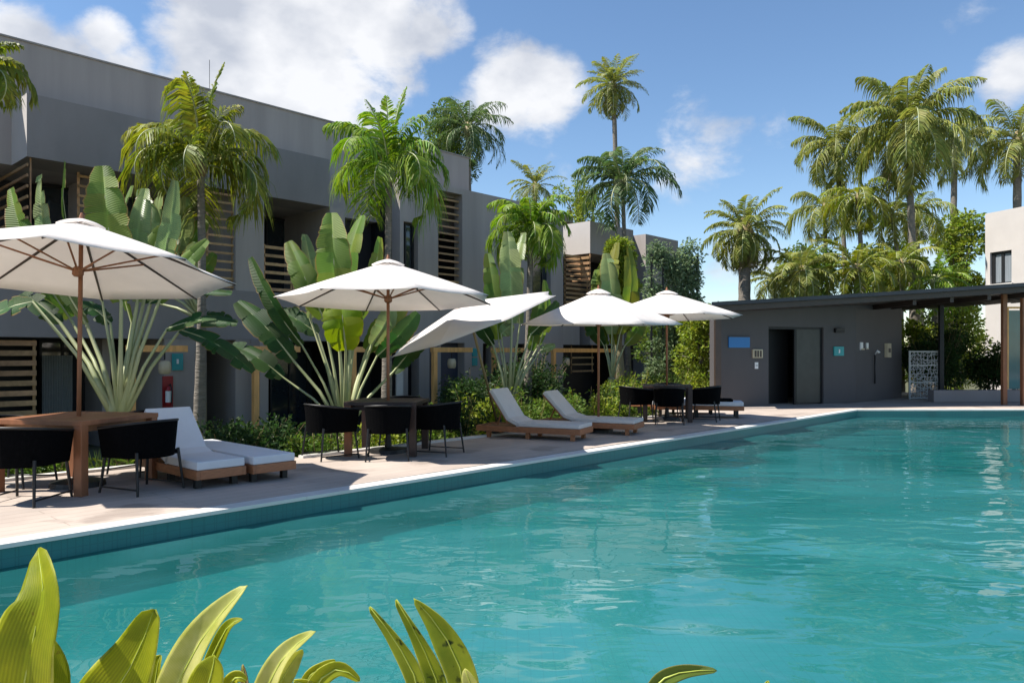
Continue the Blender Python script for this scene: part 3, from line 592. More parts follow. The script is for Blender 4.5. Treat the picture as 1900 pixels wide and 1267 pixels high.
# ================================================================ furniture
def build_umbrella(label, base, apexz, rimz, rad, tilt=(0, 0), rot=22.5, lean_base=None, group='white parasols on the deck', valance=.0, wood='redwood', dark=False):
    """octagonal canopy; tilt = slopes of the rim plane along x and y"""
    r = thing('parasol', label, 'parasol', (base.x, base.y, base.z), 0, group)
    top = V(0, 0, apexz)
    if lean_base: top = V(*lean_base)
    nrm = V(-math.tan(tilt[0]), -math.tan(tilt[1]), 1).normalized()
    ax = V(1, 0, math.tan(tilt[0])).normalized(); ay = nrm.cross(ax)
    drop = apexz-rimz; cen = top-nrm*drop if lean_base else V(0, 0, rimz)
    if not lean_base: top = cen+nrm*drop
    def pt(ang, f, h): return cen+(ax*math.cos(ang)+ay*math.sin(ang))*rad*f+nrm*drop*h
    n = 8; m = MB(); seg = 7; sub = 6; grid = {}
    vs = []; fs = []
    for i in range(n*sub):
        fr = i/sub; k0 = int(fr); q = fr-k0; a0 = R(rot)+k0*math.pi/4; a1 = a0+math.pi/4
        for j in range(seg+1):
            f = j/seg; sag = .028*math.sin(math.pi*q)*f*f*1.6
            h = (1-f)*(1+.06*f)-(.020 if 0 < q < 1 else 0)*math.sin(math.pi*q)*f-.0
            p = pt(a0, f, h).lerp(pt(a1, f, h), q)
            pc = cen+nrm*(p-cen).dot(nrm); p = p.lerp(pc, sag)
            vs.append(p)
    W_ = seg+1; tot = n*sub
    for i in range(tot):
        for j in range(seg): fs.append((i*W_+j, i*W_+j+1, ((i+1) % tot)*W_+j+1, ((i+1) % tot)*W_+j))
    m.add(vs, fs); can = m.build('canopy', M['canvas'], r, smooth=True)
    me_ = can.data; at_ = me_.attributes.new('sharp_edge', 'BOOLEAN', 'EDGE')
    for e_ in me_.edges:
        a_, b_ = e_.vertices
        if a_//W_ == b_//W_ and (a_//W_) % sub == 0: at_.data[e_.index].value = True
    so = can.modifiers.new('thick', 'SOLIDIFY'); so.thickness = .004
    # little vent cap on top
    m = MB(); vs = []; fs = []
    for i in range(16):
        a = R(rot)+i*math.pi/8
        vs += [pt(a, .15, .915), pt(a, .10, .985), pt(a, .03, 1.05)]
    for i in range(16):
        j = (i+1) % 16; fs += [(3*i, 3*i+1, 3*j+1, 3*j), (3*i+1, 3*i+2, 3*j+2, 3*j+1)]
    m.add(vs, fs); m.build('vent_cap', M['canvas'], can, smooth=True)
    m = MB(); m.tube([cen+nrm*drop*1.05, cen+nrm*(drop*1.05+.07)], [.03, .012], 8); m.build('finial', M[wood], can)
    foot = V(0, 0, 0); m = MB(); m.tube([foot+V(0, 0, .02), cen+nrm*drop*1.0], .022, 10); m.build('pole', M[wood], r, smooth=True)
    hub = cen+nrm*(-.0); m = MB(); d_ = (cen+nrm*drop-foot).normalized(); hz = cen+nrm*.02
    m.tube([hz-nrm*.05, hz-nrm*.03, hz+nrm*.03, hz+nrm*.05], [.035, .055, .055, .035], 10); m.build('hub', M['redwood'], r)
    for i in range(n):
        a = R(rot)+i*math.pi/4
        m = MB(); m.tube([pt(a, .02, 1.0)-nrm*.02, pt(a, .5, .5*1.03)-nrm*.02, pt(a, .995, 0.0)-nrm*.012], [.015, .014, .010], 5); rib = m.build('rib', M['brownmetal'], r)
        m = MB(); m.tube([hz, pt(a, .5, .5*1.03)-nrm*.025], .010, 5); m.build('strut', M['redwood'], rib)
    m = MB(); m.tube([V(0, 0, 0), V(0, 0, .05), V(0, 0, .07), V(0, 0, .25)], [.26, .25, .05, .035], 20); m.build('base', M['blackmetal'], r)
    return r
c1 = V(-4.43, 7.7, 0); c2 = V(-1.69, 10.3, 0); c5 = V(3.12, 15.2, 0)
build_umbrella('large white parasol with dark ribs over the nearest table, cut by the left edge', c1, 2.70, 2.16, 1.52, (0, R(-6.5)), 20)
build_umbrella('white parasol with reddish struts over the middle table', c2, 2.60, 2.065, 1.50, (R(.5), R(-2.2)), 22.5)
build_umbrella('white parasol over the farthest table, nearest the pool house', c5, 2.58, 2.07, 1.50, (R(0), R(-.5)), 15, dark=True)
build_umbrella('low white parasol behind the grey loungers, canopy seen only from above', V(1.49, 13.0, 0), 2.42, 1.84, 1.44, (R(0), R(1.5)), 22.5, dark=True)
build_umbrella('white parasol leaning hard over to the left on a slanting pole', V(-.22, 12.95, 0), 2.42, 2.06, 1.46, (R(20.5), R(9)), 22.5, lean_base=(-.52, -.87, 2.17), wood='stalk_brown')

def build_table(label, loc, rz, w_=.95, l_=.95, wood='redwood', red=False):
    r = thing('dining_table', label, 'table', tuple(loc), rz, 'dark outdoor dining tables')
    m = MB(); k = 9; pw = w_/k
    for i in range(k): m.box(-w_/2+i*pw+.003, -w_/2+(i+1)*pw-.003, -l_/2, l_/2, .715, .745)
    m.box(-w_/2-.03, -w_/2, -l_/2-.03, l_/2+.03, .70, .748); m.box(w_/2, w_/2+.03, -l_/2-.03, l_/2+.03, .70, .748)
    m.box(-w_/2, w_/2, -l_/2-.03, -l_/2, .70, .748); m.box(-w_/2, w_/2, l_/2, l_/2+.03, .70, .748)
    m.build('table_top', M[wood], r, bevel=.003)
    m = MB()
    for sx in (-1, 1): m.box(sx*(w_/2-.06)-.015, sx*(w_/2-.06)+.015, -l_/2+.05, l_/2-.05, .63, .714); m.box(-w_/2+.08, w_/2-.08, sx*(l_/2-.06)-.015, sx*(l_/2-.06)+.015, .63, .713)
    m.build('apron', M[wood], r)
    for sx in (-1, 1):
        for sy in (-1, 1):
            m = MB(); x, y = sx*(w_/2-.02), sy*(l_/2-.02); m.box(x-.045, x+.045, y-.045, y+.045, .0, .712); m.build('leg', M['redwood' if red and (sx, sy) == (-1, -1) else wood], r, bevel=.006)
    return r
t1 = build_table('reddish brown wooden table under the big parasol at the left edge', c1, R(-13), 1.0, 1.0)
t2 = build_table('dark table with one red leg under the middle parasol', c2, R(-4), .9, .9, 'darkwood', True)
t3 = build_table('dark wooden table farthest away by the pool house', c5, R(-10), .9, .9, 'darkwood')

for t_ in (t1, t2, t3): t_.scale = (1, 1, .95)
def build_chair(label, loc, rz):
    r = thing('armchair', label, 'chair', tuple(loc), rz, 'black woven armchairs round the tables')
    # faces +y ; woven U-shaped shell of arms and back
    prof = []; n = 18
    for i in range(n+1):
        a = math.pi*(1.0+i/n)      # 180..360 => back half
        prof.append((.285*math.cos(a), -.04+.255*math.sin(a)))
    pts = [(-.285, .27)]+prof+[(.285, .27)]
    m = MB(); vs = []; fs = []; k = len(pts)
    for i, (x, y) in enumerate(pts):
        f = (y+.3)/.57; zt = .72-.075*max(0, f)
        sx = x*.93; sy = y*.93
        vs += [V(sx, sy, .355), V(x*1.03, y*1.03, zt), V(x*1.03*.93, y*1.03*.93+.0, zt), V(sx*.92, sy*.92, .355)]
    for i in range(k-1):
        a, b_ = 4*i, 4*i+4; fs += [(a, b_, b_+1, a+1), (a+1, b_+1, b_+2, a+2), (a+2, b_+2, b_+3, a+3), (a+3, b_+3, b_, a)]
    fs += [(0, 1, 2, 3), (4*(k-1)+3, 4*(k-1)+2, 4*(k-1)+1, 4*(k-1))]
    m.add(vs, fs); m.build('backrest', M['black'], r, smooth=False)
    m = MB(); m.tube([V(x*1.015, y*1.015, .722-.075*max(0, (y+.3)/.57)) for x, y in pts], .014, 6); m.build('top_rail', M['blackmetal'], r, smooth=True)
    m = MB(); m.box(-.25, .25, -.20, .25, .36, .405); m.build('seat', M['black'], r, bevel=.01)
    m = MB(); m.box(-.225, .225, -.18, .235, .407, .45); m.build('seat_cushion', M['black'], r, bevel=.015)
    for sx in (-1, 1):
        for sy in (-1, 1):
            m = MB(); m.tube([V(sx*.235, .02+sy*.215, .42), V(sx*.265, .02+sy*.265, 0)], [.016, .012], 6); m.build('leg', M['blackmetal'], r)
    for sx in (-.26, .26): m = MB(); m.tube([V(sx, -.24, .06), V(sx, .27, .06)], .009, 5); m.build('stretcher', M['blackmetal'], r)
    return r
ch = [('black woven armchair in front of the nearest table, left of its near leg', (-4.42, 6.83), c1),
      ('black woven armchair between the nearest table and the white lounger', (-3.62, 7.42), c1),
      ('black woven armchair at the left edge of the photo behind the nearest table', (-5.12, 7.75), c1),
      ('black woven armchair behind the nearest table, next to the fan palm', (-4.15, 8.55), c1),
      ('dark grey armchair on the left side of the middle table', (-2.36, 9.72), c2),
      ('black armchair at the front of the middle table, back to the pool', (-1.58, 9.62), c2),
      ('black armchair on the right side of the middle table', (-.98, 10.12), c2),
      ('black armchair behind the middle table by the shrubs', (-1.62, 11.1), c2),
      ('black armchair on the left of the farthest table', (2.42, 14.9), c5),
      ('black armchair in front of the farthest table', (3.0, 14.4), c5),
      ('black armchair on the right of the farthest table', (3.85, 15.0), c5),
      ('black armchair behind the farthest table', (3.3, 16.1), c5)]
c0 = None
for lab, (x, y), tc_ in ch:
    dv = V(tc_.x-x, tc_.y-y, 0); rz = math.atan2(dv.y, dv.x)-math.pi/2+rnd.uniform(-.15, .15)
    if c0 is None: c0 = build_chair(lab, (x, y, 0), rz); c0.scale = (1, 1, .97); index(c0)
    else: dup(c0, lab, (x, y, 0), rz)

def build_lounger(label, loc, axis, back=.62, ang=52, width=.62, cush='cushion', wood='wood', length=1.9, legh=.10, grp='low wooden sun loungers'):
    """loc = middle of the foot end; axis = direction from head to foot"""
    a = Vector((axis[0], axis[1], 0)).normalized(); r = thing('sun_lounger', label, 'lounger', tuple(loc), math.atan2(a.y, a.x), grp)
    h = width/2; zf = legh; m = MB(); L = length
    m.box(-L, 0, -h, -h+.04, zf, zf+.09); m.box(-L, 0, h-.04, h, zf, zf+.09); m.box(-.04, 0, -h+.04, h-.04, zf, zf+.09); m.box(-L, -L+.04, -h+.04, h-.04, zf, zf+.09)
    m.build('frame', M[wood], r, bevel=.004)
    m = MB(); x = -L+.06
    while x < -.08: m.box(x, x+.07, -h+.041, h-.041, zf+.055, zf+.075); x += .10
    m.build('slats', M[wood], r)
    for x in (-.14, -L+.2, -L*.5):
        for sy in (-1, 1):
            m = MB(); m.box(x-.03, x+.03, sy*(h-.07)-.03, sy*(h-.07)+.03, 0, zf-.001); m.build('leg', M['blackmetal' if cush == 'cushion' else wood], r)
    hx = -L+back+.08; th = .085 if cush == 'cushion' else .065; z0 = zf+.092
    m = MB(); ns = 14; vs = []; fs = []
    # mattress profile: seat, curved hinge, raised back
    prof = []; ca, sa = math.cos(R(ang)), math.sin(R(ang))
    prof.append((-.01, 0)); prof.append((hx*.5, 0)); prof.append((hx+.10, 0))
    for k in range(1, 6):
        t_ = k/5; aa = R(ang)*t_; prof.append((hx+.10-.22*math.sin(aa)/max(.3, math.sin(R(ang)) or 1)*.9*t_ if ang > 1 else hx+.1-.2*t_, .20*(1-math.cos(aa))))
    lx, lz = prof[-1]
    for k in (1, 2, 3): prof.append((lx-ca*back*k/3, lz+sa*back*k/3))
    pts = []
    for i, (x, z) in enumerate(prof):
        x0, z_0 = prof[max(0, i-1)]; x1, z_1 = prof[min(len(prof)-1, i+1)]; d_ = Vector((x1-x0, z_1-z_0)).normalized(); nx, nz = d_.y, -d_.x
        if nz < 0: nx, nz = -nx, -nz
        pts.append((x, z, x+nx*th, z+nz*th))
    for x, z, X, Z in pts: vs += [V(x, -h+.01, z0+z), V(x, h-.01, z0+z), V(X, h-.01, z0+Z), V(X, -h+.01, z0+Z)]
    for i in range(len(pts)-1):
        b_ = 4*i
        for q in range(4): fs.append((b_+q, b_+(q+1) % 4, b_+4+(q+1) % 4, b_+4+q))
    fs += [(0, 1, 2, 3), tuple(4*(len(pts)-1)+q for q in (3, 2, 1, 0))]
    m.add(vs, fs); m.build('mattress', M[cush], r, bevel=.014)
    if ang > 1:
        m = MB(); ux, uz = lx, lz
        for sy in (-1, 1): m.tube([V(lx-.0, sy*(h-.05), z0+lz-.025), V(lx-ca*back, sy*(h-.05), z0+lz+sa*back-.025)], .02, 5); 
        m.tube([V(lx-ca*back*.6, 0, z0+lz+sa*back*.6-.03), V(lx-ca*back*.95, 0, zf+.08)], .015, 5)
        m.build('backrest_frame', M[wood], r)
    return r
ax = -Vv
build_lounger('white sun lounger with raised back beside the nearest table', st(-.60, 1.0), ax, .60, 46, .52, length=1.5)
build_lounger('flat white sun lounger beside the raised white one', st(-.04, .95), ax, .62, 0, .50)
build_lounger('grey sun lounger with raised back below the leaning parasol', V(1.16, 11.72, 0), (.90, -.42), .56, 56, .62, 'cushion_grey', 'wood', 1.78)
build_lounger('grey sun lounger with raised back right beside the timber post', V(2.12, 12.55, 0), (.90, -.42), .56, 46, .62, 'cushion_grey', 'wood', 1.78)
build_lounger('flat white sun lounger between the farthest table and pool house', V(4.85, 15.85, 0), (.95, -.2), .7, 0, .62, 'cushion', 'wood', 1.9, .16)
build_lounger('flat white sun lounger directly behind the farthest table', V(4.55, 16.75, 0), (.95, -.2), .7, 0, .62, 'cushion', 'wood', 1.9, .16)
# dark folded towel lying on it
w = MB(); w.box(-.5, .45, -.24, .24, 0, .05); tw = tag(w.build('folded_cover', M['black'], bevel=.02), 'black folded cover lying on the flat lounger by the pool house', 'cover'); tw.location = (4.2, 15.98, .34); tw.rotation_euler = (0, 0, R(-12))

# ================================================================ plants
def rv(r, a=1): return V(r.uniform(-a, a), r.uniform(-a, a), r.uniform(-a, a))
def frond(fl, ra, base, az, e0, L, droop, r, nl=34, wl=.55, lw=.035, hang=.55, curl=0):
    """pinnate leaf: fl collects leaflets, ra the midrib"""
    n = 16; p = Vector(base); e = e0; step = L/n; pts = [p.copy()]; az_ = az
    for i in range(n):
        e -= droop*(.35+1.3*i/n)/n; az_ += curl/n
        p = p+V(math.cos(az_)*math.cos(e), math.sin(az_)*math.cos(e), math.sin(e))*step; pts.append(p.copy())
    ra.tube(pts, [.028*(1-.85*i/n)*L/2.5+.004 for i in range(n+1)], 5, False)
    fh = r.uniform(.6, 1.3)
    for k in range(nl):
        t = .10+.90*(k+.5)/nl; f = t*n; i = min(n-1, int(f)); q = pts[i].lerp(pts[i+1], f-i); d = (pts[i+1]-pts[i]).normalized()
        sd = d.cross(V(0, 0, 1)); sd = sd.normalized() if sd.length > .05 else V(-math.sin(az_), math.cos(az_), 0)
        up = sd.cross(d).normalized()
        ll = wl*L*.42*(math.sin(math.pi*min(1, .12+t*.86))**.7)*r.uniform(.8, 1.12)
        for sgn in (-1, 1):
            if r.random() < .06: continue
            dd = (sd*sgn*r.uniform(.75, 1)+d*r.uniform(.45, .75)+up*r.uniform(-.05, .22)).normalized()
            hg = hang*fh*r.uniform(.75, 1.25); m1 = q+dd*ll*.45-V(0, 0, 1)*hg*ll*.10; m2 = q+dd*ll*.78-V(0, 0, 1)*hg*ll*.42+rv(r, .03*ll); m3 = q+dd*ll*.92-V(0, 0, 1)*hg*ll*.95+rv(r, .09*ll)
            wv = (d*.8+up*.35*sgn).normalized()*lw*.5*r.uniform(.7, 1.25)*(.6+.4*L/2)
            fl.add([q-wv*.5, q+wv*.5, m1+wv, m1-wv, m2+wv*.75, m2-wv*.75, m3], [(0, 1, 2, 3), (3, 2, 4, 5), (5, 4, 6)])
def palm(label, cp, Y, basepx, L, nf, fm='frond', name='palm_tree', tr=.14, seed=1, up=.55, droop=1.9, hang=.6, nl=34, wl=.55, dead=0, z0=GZ, spear=True, bend=.0, group='palms in the hotel garden', elev=(1.35, -.65), skirt=False, spears=0, lw=.055, gap=None, bark='bark'):
    r = random.Random(seed); top = P(cp[0], cp[1], Y); bx = (basepx-CX)/F*Y; base = V(bx, Y+r.uniform(-.2, .2), z0)
    root = thing(name, label, 'palm', tuple(base), 0, group)
    tp = top-base; pts = []; n = 22
    for i in range(n+1):
        t = i/n; q = tp*t; q.x += bend*math.sin(math.pi*t); q.x = q.x+(tp.x*(t**1.5)-tp.x*t)*.5; pts.append(q)
    mb = MB(); mb.tube(pts, [tr*(1.35-.55*min(1, i/n*1.6)-.12*i/n)*(1+.06*(i % 2)) for i in range(n+1)], 12); mb.build('trunk', M[bark], root, smooth=True)
    nf = int(nf*1.35); fl = MB(); ra = MB()
    for i in range(nf):
        t = (i+.5)/nf; az = i*2.39996+r.uniform(-.25, .25); e = elev[0]+(elev[1]-elev[0])*t+r.uniform(-.12, .12)
        if gap and gap[0] < (az % 6.283) < gap[1] and r.random() < .7: continue
        l = L*r.uniform(.82, 1.1)*(1 if t > .12 else .8)
        if spears and i == 0:
            for q in range(spears): frond(fl, ra, tp, q*2.1+.6, 1.5-.09*q, L*(1.12-.1*q), .35+.15*q, r, nl, wl*.55, lw, .25)
        frond(fl, ra, tp+V(math.cos(az), math.sin(az), 0)*tr*.5+V(0, 0, .25*(1-t)*tr*3), az, e, l, droop*(.55+.6*t)*r.uniform(.85, 1.15), r, nl, wl, lw, hang, r.uniform(-.35, .35))
    cr_ = fl.build('crown', M[fm], root)
    ra.build('frond_stems', M['stalk'], cr_, smooth=True)
    if skirt:
        fl = MB(); ra = MB()
        for i in range(int(skirt)):
            az = i*2.4; frond(fl, ra, tp-V(0, 0, .15), az, -.85, L*.75, .9, r, 22, wl*.7, lw, .9)
        d_ = fl.build('dead_fronds', M['stalk_brown'], root); ra.build('frond_stems', M['stalk_brown'], d_, smooth=True)
    mb = MB(); mb.tube([tp-V(0, 0, .5*tr*5), tp-V(0, 0, .1), tp+V(0, 0, tr*2)], [tr*.9, tr*1.25, tr*.35], 10); mb.build('crownshaft', M['stalk_brown' if fm != 'frond_bright' else 'stalk'], root, smooth=True)
    return root
def foliage(mb, cen, rad, n, r, size=.09, shell=.55, squash=(1, 1, 1), asp=.45):
    for i in range(n):
        d = rv(r); 
        while d.length > 1 or d.length < .05: d = rv(r)
        d = d.normalized()*(shell+(1-shell)*r.random())**.7
        k = 1+.28*noise.noise(d*2.3+Vector(cen)*3)
        p = Vector(cen)+V(d.x*rad*squash[0], d.y*rad*squash[1], d.z*rad*squash[2])*k
        a = (d+rv(r, .9)+V(0, 0, .25)).normalized(); s = a.cross(rv(r)).normalized(); l = size*r.uniform(.6, 1.3); w_ = l*asp
        nrm = a.cross(s); tipd = -V(0, 0, .2*l)
        mb.add([p, p+a*l*.5+s*w_*.5+nrm*w_*.15, p+a*l+tipd, p+a*l*.5-s*w_*.5+nrm*w_*.15], [(0, 1, 2, 3)])
def bush(label, loc, rad, h, m='bush', seed=1, dens=1, size=.1, name='shrub', group='shrubs in the planting bed', cat='shrub', asp=.45):
    r = random.Random(seed); root = thing(name, label, cat, tuple(loc), 0, group); fo = MB(); stx = MB(); k = max(4, int(6*rad/.5))
    for i in range(k):
        a = r.uniform(0, 6.28); q = rad*.65*math.sqrt(r.random()); c = V(math.cos(a)*q, math.sin(a)*q, h*r.uniform(.35, .8)); rr_ = rad*r.uniform(.32, .5)
        rr_ = min(rr_, h*.45)+.03
        foliage(fo, c, rr_, int(210*dens*(rr_/.25)**1.6)+60, r, size, .35, (1.15, 1.15, 1), asp)
        stx.tube([V(c.x*.2, c.y*.2, 0), V(c.x*.6, c.y*.6, c.z*.5), c+V(0, 0, rr_*.4)], [.018, .013, .005], 5)
    for i in range(int(14*dens)):
        a = r.uniform(0, 6.28); q = rad*math.sqrt(r.random()); p0 = V(math.cos(a)*q*.5, math.sin(a)*q*.5, h*.4); p1 = V(math.cos(a)*q*1.1, math.sin(a)*q*1.1, h*r.uniform(.85, 1.22))
        stx.tube([p0, p1], [.008, .003], 4)
        for j in range(9):
            t = r.uniform(.3, 1); foliage(fo, p0.lerp(p1, t), .06, 3, r, size*1.1, .3, asp=asp)
    b_ = fo.build('foliage', M[m], root); stx.build('stems', M['stalk_brown'], root); return root
def leafy_tree(label, px, top, Y, wpx, m='bush', seed=1, z0=GZ, bottom=None, size=.22, n=26, name='broadleaf_tree', group=None, dens=1, trunk='bark'):
    r = random.Random(seed); base = V((px-CX)/F*Y, Y, z0); root = thing(name, label, 'tree', tuple(base), 0, group)
    H = EYE+(HY-top)/F*Y-z0; Wd = wpx/F*Y/2; B0 = (EYE+(HY-(bottom or 655))/F*Y)-z0; tk = MB(); fo = MB()
    tk.tube([V(0, 0, 0), V(.05, 0, H*.3), V(-.05, .05, H*.6), V(0, 0, H*.88)], [.16, .12, .08, .03], 9)
    for i in range(n):
        t = r.random(); z = B0+(H-B0)*t; ww = Wd*(math.sin(math.pi*min(.93, max(.14, t*.85+.1)))**.5)
        a = r.uniform(0, 6.28); q = ww*math.sqrt(r.random())*.8; c = V(math.cos(a)*q, math.sin(a)*q, z-Wd*.15)
        rr_ = max(.25, Wd*r.uniform(.26, .42)); foliage(fo, c, rr_, int(130*dens*(rr_/size/2)**1.3)+50, r, size, .45)
        tk.tube([V(0, 0, max(.3, z*.6)), c*.5+V(0, 0, z*.42), c], [.05, .03, .01], 5)
    tk.build('trunk', M[trunk], root, smooth=True); fo.build('crown', M[m], root); return root

# ---- palms
palm('palm with yellowing arched fronds in front of the leftmost hotel wing', (372, 305), 13.6, 368, 1.75, 13, 'frond_yel', tr=.09, seed=11, droop=3.1, hang=1.0, nl=48, wl=.85, lw=.045, elev=(1.5, .2), bend=.05, spears=3)
palm('bright palm with a tall upright spear frond, over the middle parasol', (722, 318), 16.5, 716, 1.75, 13, 'frond_bright', tr=.10, seed=5, droop=2.8, hang=1.0, nl=48, wl=.85, lw=.045, elev=(1.55, .2), spears=4)
palm('dark palm tree rising behind the end of the tall parapet', (868, 240), 34, 874, 2.4, 20, 'frond_dark', tr=.16, seed=23, droop=2.3, hang=.8)
palm('small distant palm crown above the second hotel wing roof', (993, 345), 40, 995, 1.75, 18, 'frond', tr=.14, seed=31, droop=1.7, hang=.4, nl=28)
palm('tallest thin palm whose round crown stands alone against the sky', (1138, 160), 40, 1152, 1.95, 34, 'frond', tr=.17, seed=41, droop=1.5, hang=.4, nl=30, elev=(1.5, -1.0), skirt=8)
palm('tall green palm in front of the far hotel wing, right below the tallest crown', (1155, 340), 26.5, 1168, 2.3, 16, 'frond_dark', tr=.10, seed=56, droop=2.4, hang=.85, nl=40, wl=.65, elev=(1.5, -.1))
palm('bright lime palm over the leaning parasol', (985, 430), 20, 978, 1.5, 20, 'frond_bright', tr=.10, seed=61, droop=2.9, hang=.85, nl=40, wl=.7, elev=(1.5, .0))
leafy_tree('narrow olive leafy column with mossy trunk behind the low parasol', 1148, 448, 21.5, 66, 'bush_yel', 71, bottom=600, size=.10, n=60, dens=1.6, trunk='bark_moss')
palm('small palm frond cluster cut by the left edge of the photo', (-45, 130), 9.5, -60, .85, 12, 'frond_yel', tr=.08, seed=83, droop=3.2, hang=.9, nl=40, wl=.65, elev=(1.3, -.1))
GR = 'coconut palms behind the pool house'
palm('stout palm with drooping skirt, leftmost behind the pool house roof', (1382, 432), 28, 1378, 1.75, 34, 'frond', tr=.30, seed=91, droop=1.9, hang=.6, elev=(1.5, -1.0), skirt=12, group=GR)
palm('leaning palm with ragged dark crown left of the biggest coconut palm', (1548, 272), 32, 1552, 2.3, 23, 'frond', tr=.12, seed=101, droop=2.4, hang=.95, wl=.62, group=GR, elev=(1.45, -.9), bend=.4)
palm('shorter palm with crown just below and left of the biggest coconut palm', (1592, 365), 30, 1612, 2.0, 15, 'frond_yel', tr=.12, seed=111, droop=2.6, hang=1.05, wl=.65, group=GR, elev=(1.0, -.8))
palm('biggest coconut palm with wide spreading crown and smooth grey trunk', (1684, 232), 29, 1697, 3.1, 23, 'frond', tr=.17, seed=121, droop=1.95, hang=1.0, nl=58, wl=.62, group=GR, elev=(1.5, -.75), skirt=5)
palm('palm with slim trunk just right of the biggest coconut palm', (1772, 262), 39, 1763, 2.7, 19, 'frond', tr=.20, seed=131, droop=2.3, hang=1.0, wl=.6, group=GR, elev=(1.4, -.7))
palm('palm standing behind the pale building at the right edge', (1888, 262), 38, 1886, 2.9, 22, 'frond', tr=.26, seed=141, droop=2.2, hang=.95, wl=.6, group=GR, skirt=4)
palm('thin leaning palm between the biggest palm and its shorter neighbour', (1655, 400), 31, 1657, 1.7, 12, 'frond', tr=.11, seed=151, droop=2.2, hang=.8, group=GR, bend=.35)
palm('low young palm over the roof, first right of the stout palm', (1488, 505), 27, 1490, 1.7, 22, 'frond', tr=.14, seed=161, droop=2.0, hang=.5, group=GR)
palm('low young palm over the roof between the two leaning trunks', (1590, 500), 26.5, 1590, 1.6, 22, 'frond_yel', tr=.14, seed=171, droop=2.0, hang=.5, group=GR)
palm('low young palm half hidden at the foot of the right-hand tree', (1735, 520), 28, 1735, 1.6, 18, 'frond_bright', tr=.14, seed=181, droop=1.8, hang=.5, group=GR)
palm('ragged palm filling the gap between the leaning palm and the biggest one', (1530, 385), 35, 1538, 2.2, 14, 'frond', tr=.12, seed=191, droop=2.7, hang=1.1, wl=.7, group=GR)
palm('palm low behind the slim trunk right of the biggest coconut palm', (1700, 400), 36, 1712, 2.0, 13, 'frond_yel', tr=.12, seed=201, droop=2.6, hang=1.1, wl=.7, group=GR)
palm('low palm with yellow fronds at the foot of the biggest coconut trunk', (1672, 490), 27.5, 1672, 1.6, 16, 'frond_yel', tr=.12, seed=211, droop=2.2, hang=.7, group=GR)
palm('low palm close to the right side of the stout palm', (1440, 520), 30, 1438, 1.5, 15, 'frond', tr=.06, seed=221, droop=2.2, hang=.7, group=GR)
leafy_tree('bushy olive tree left of the pale building above the roof', 1780, 398, 38, 105, 'bush_yel', 5, bottom=560, size=.24, n=34)
leafy_tree('low leafy tree behind the leaning trunks above the pool house roof', 1640, 455, 33, 150, 'bush_yel', 6, bottom=580, size=.22, n=26)
leafy_tree('low leafy tree behind the young palm, left of the leaning trunks', 1500, 455, 34, 130, 'bush', 8, bottom=580, size=.22, n=22)
r = random.Random(9); q0 = P(1207, 655, 24.3); q1 = P(1296, 655, 24.6); q0.z = q1.z = GZ; root = thing('creeper_screen', 'tall flat green creeper screen at the end of the far hotel wing', 'creeper', tuple((q0+q1)*.5))
fo = MB(); H_ = EYE+(HY-452)/F*24.4-GZ
for i in range(230):
    a = r.random(); z = r.random()*H_*(.95+.05*math.sin(a*9)); z = min(z, H_-.35*max(0, (a-.82)/.18)**2*1.5)
    foliage(fo, (q0-q1)*(.5-a)+V(0, r.uniform(-.12, .12), z), .26, 75, r, .13, .2, (1, .6, 1))
fo.build('foliage', M['vine'], root)
w = MB()
for k in range(5):
    p = (q0-q1)*(.5-.24*k-.02); w.box(p.x-.03, p.x+.03, p.y-.03, p.y+.03, 0, H_-.3)
for k in range(4): w.tube([(q0-q1)*.5+V(0, 0, .6+1.4*k), (q1-q0)*.5+V(0, 0, .6+1.4*k)], .015, 5)
w.build('trellis', M['blackmetal'], root)
leafy_tree('loose pale green tree between the dark palm and second hotel wing', 835, 190, 35, 110, 'bush', 12, bottom=330, size=.16, n=24)
leafy_tree('small loose tree behind the far hotel wing roof, left of the tall palm', 1075, 325, 38, 110, 'bush_yel', 13, bottom=440, size=.16, n=16)
leafy_tree('sunlit leafy tree left of the pool house, behind the farthest parasol', 1305, 575, 23.5, 110, 'bush_yel', 14, bottom=720, size=.13, n=34)
leafy_tree('dark tree behind the farthest table', 1235, 600, 25.5, 120, 'bush', 15, bottom=740, size=.13, n=30)
# distant belt of greenery
dr_ = MB(); r = random.Random(77)
for i in range(70):
    x = -45+i*1.7; foliage(dr_, V(x+r.uniform(-1, 1), 52+r.uniform(-4, 4), r.uniform(.5, 2.4)), r.uniform(1.6, 2.6), 260, r, .45, .5)
tag(dr_.build('far_woodland', M['bush']), 'low belt of distant woodland seen between the buildings', 'woodland', kind='stuff')

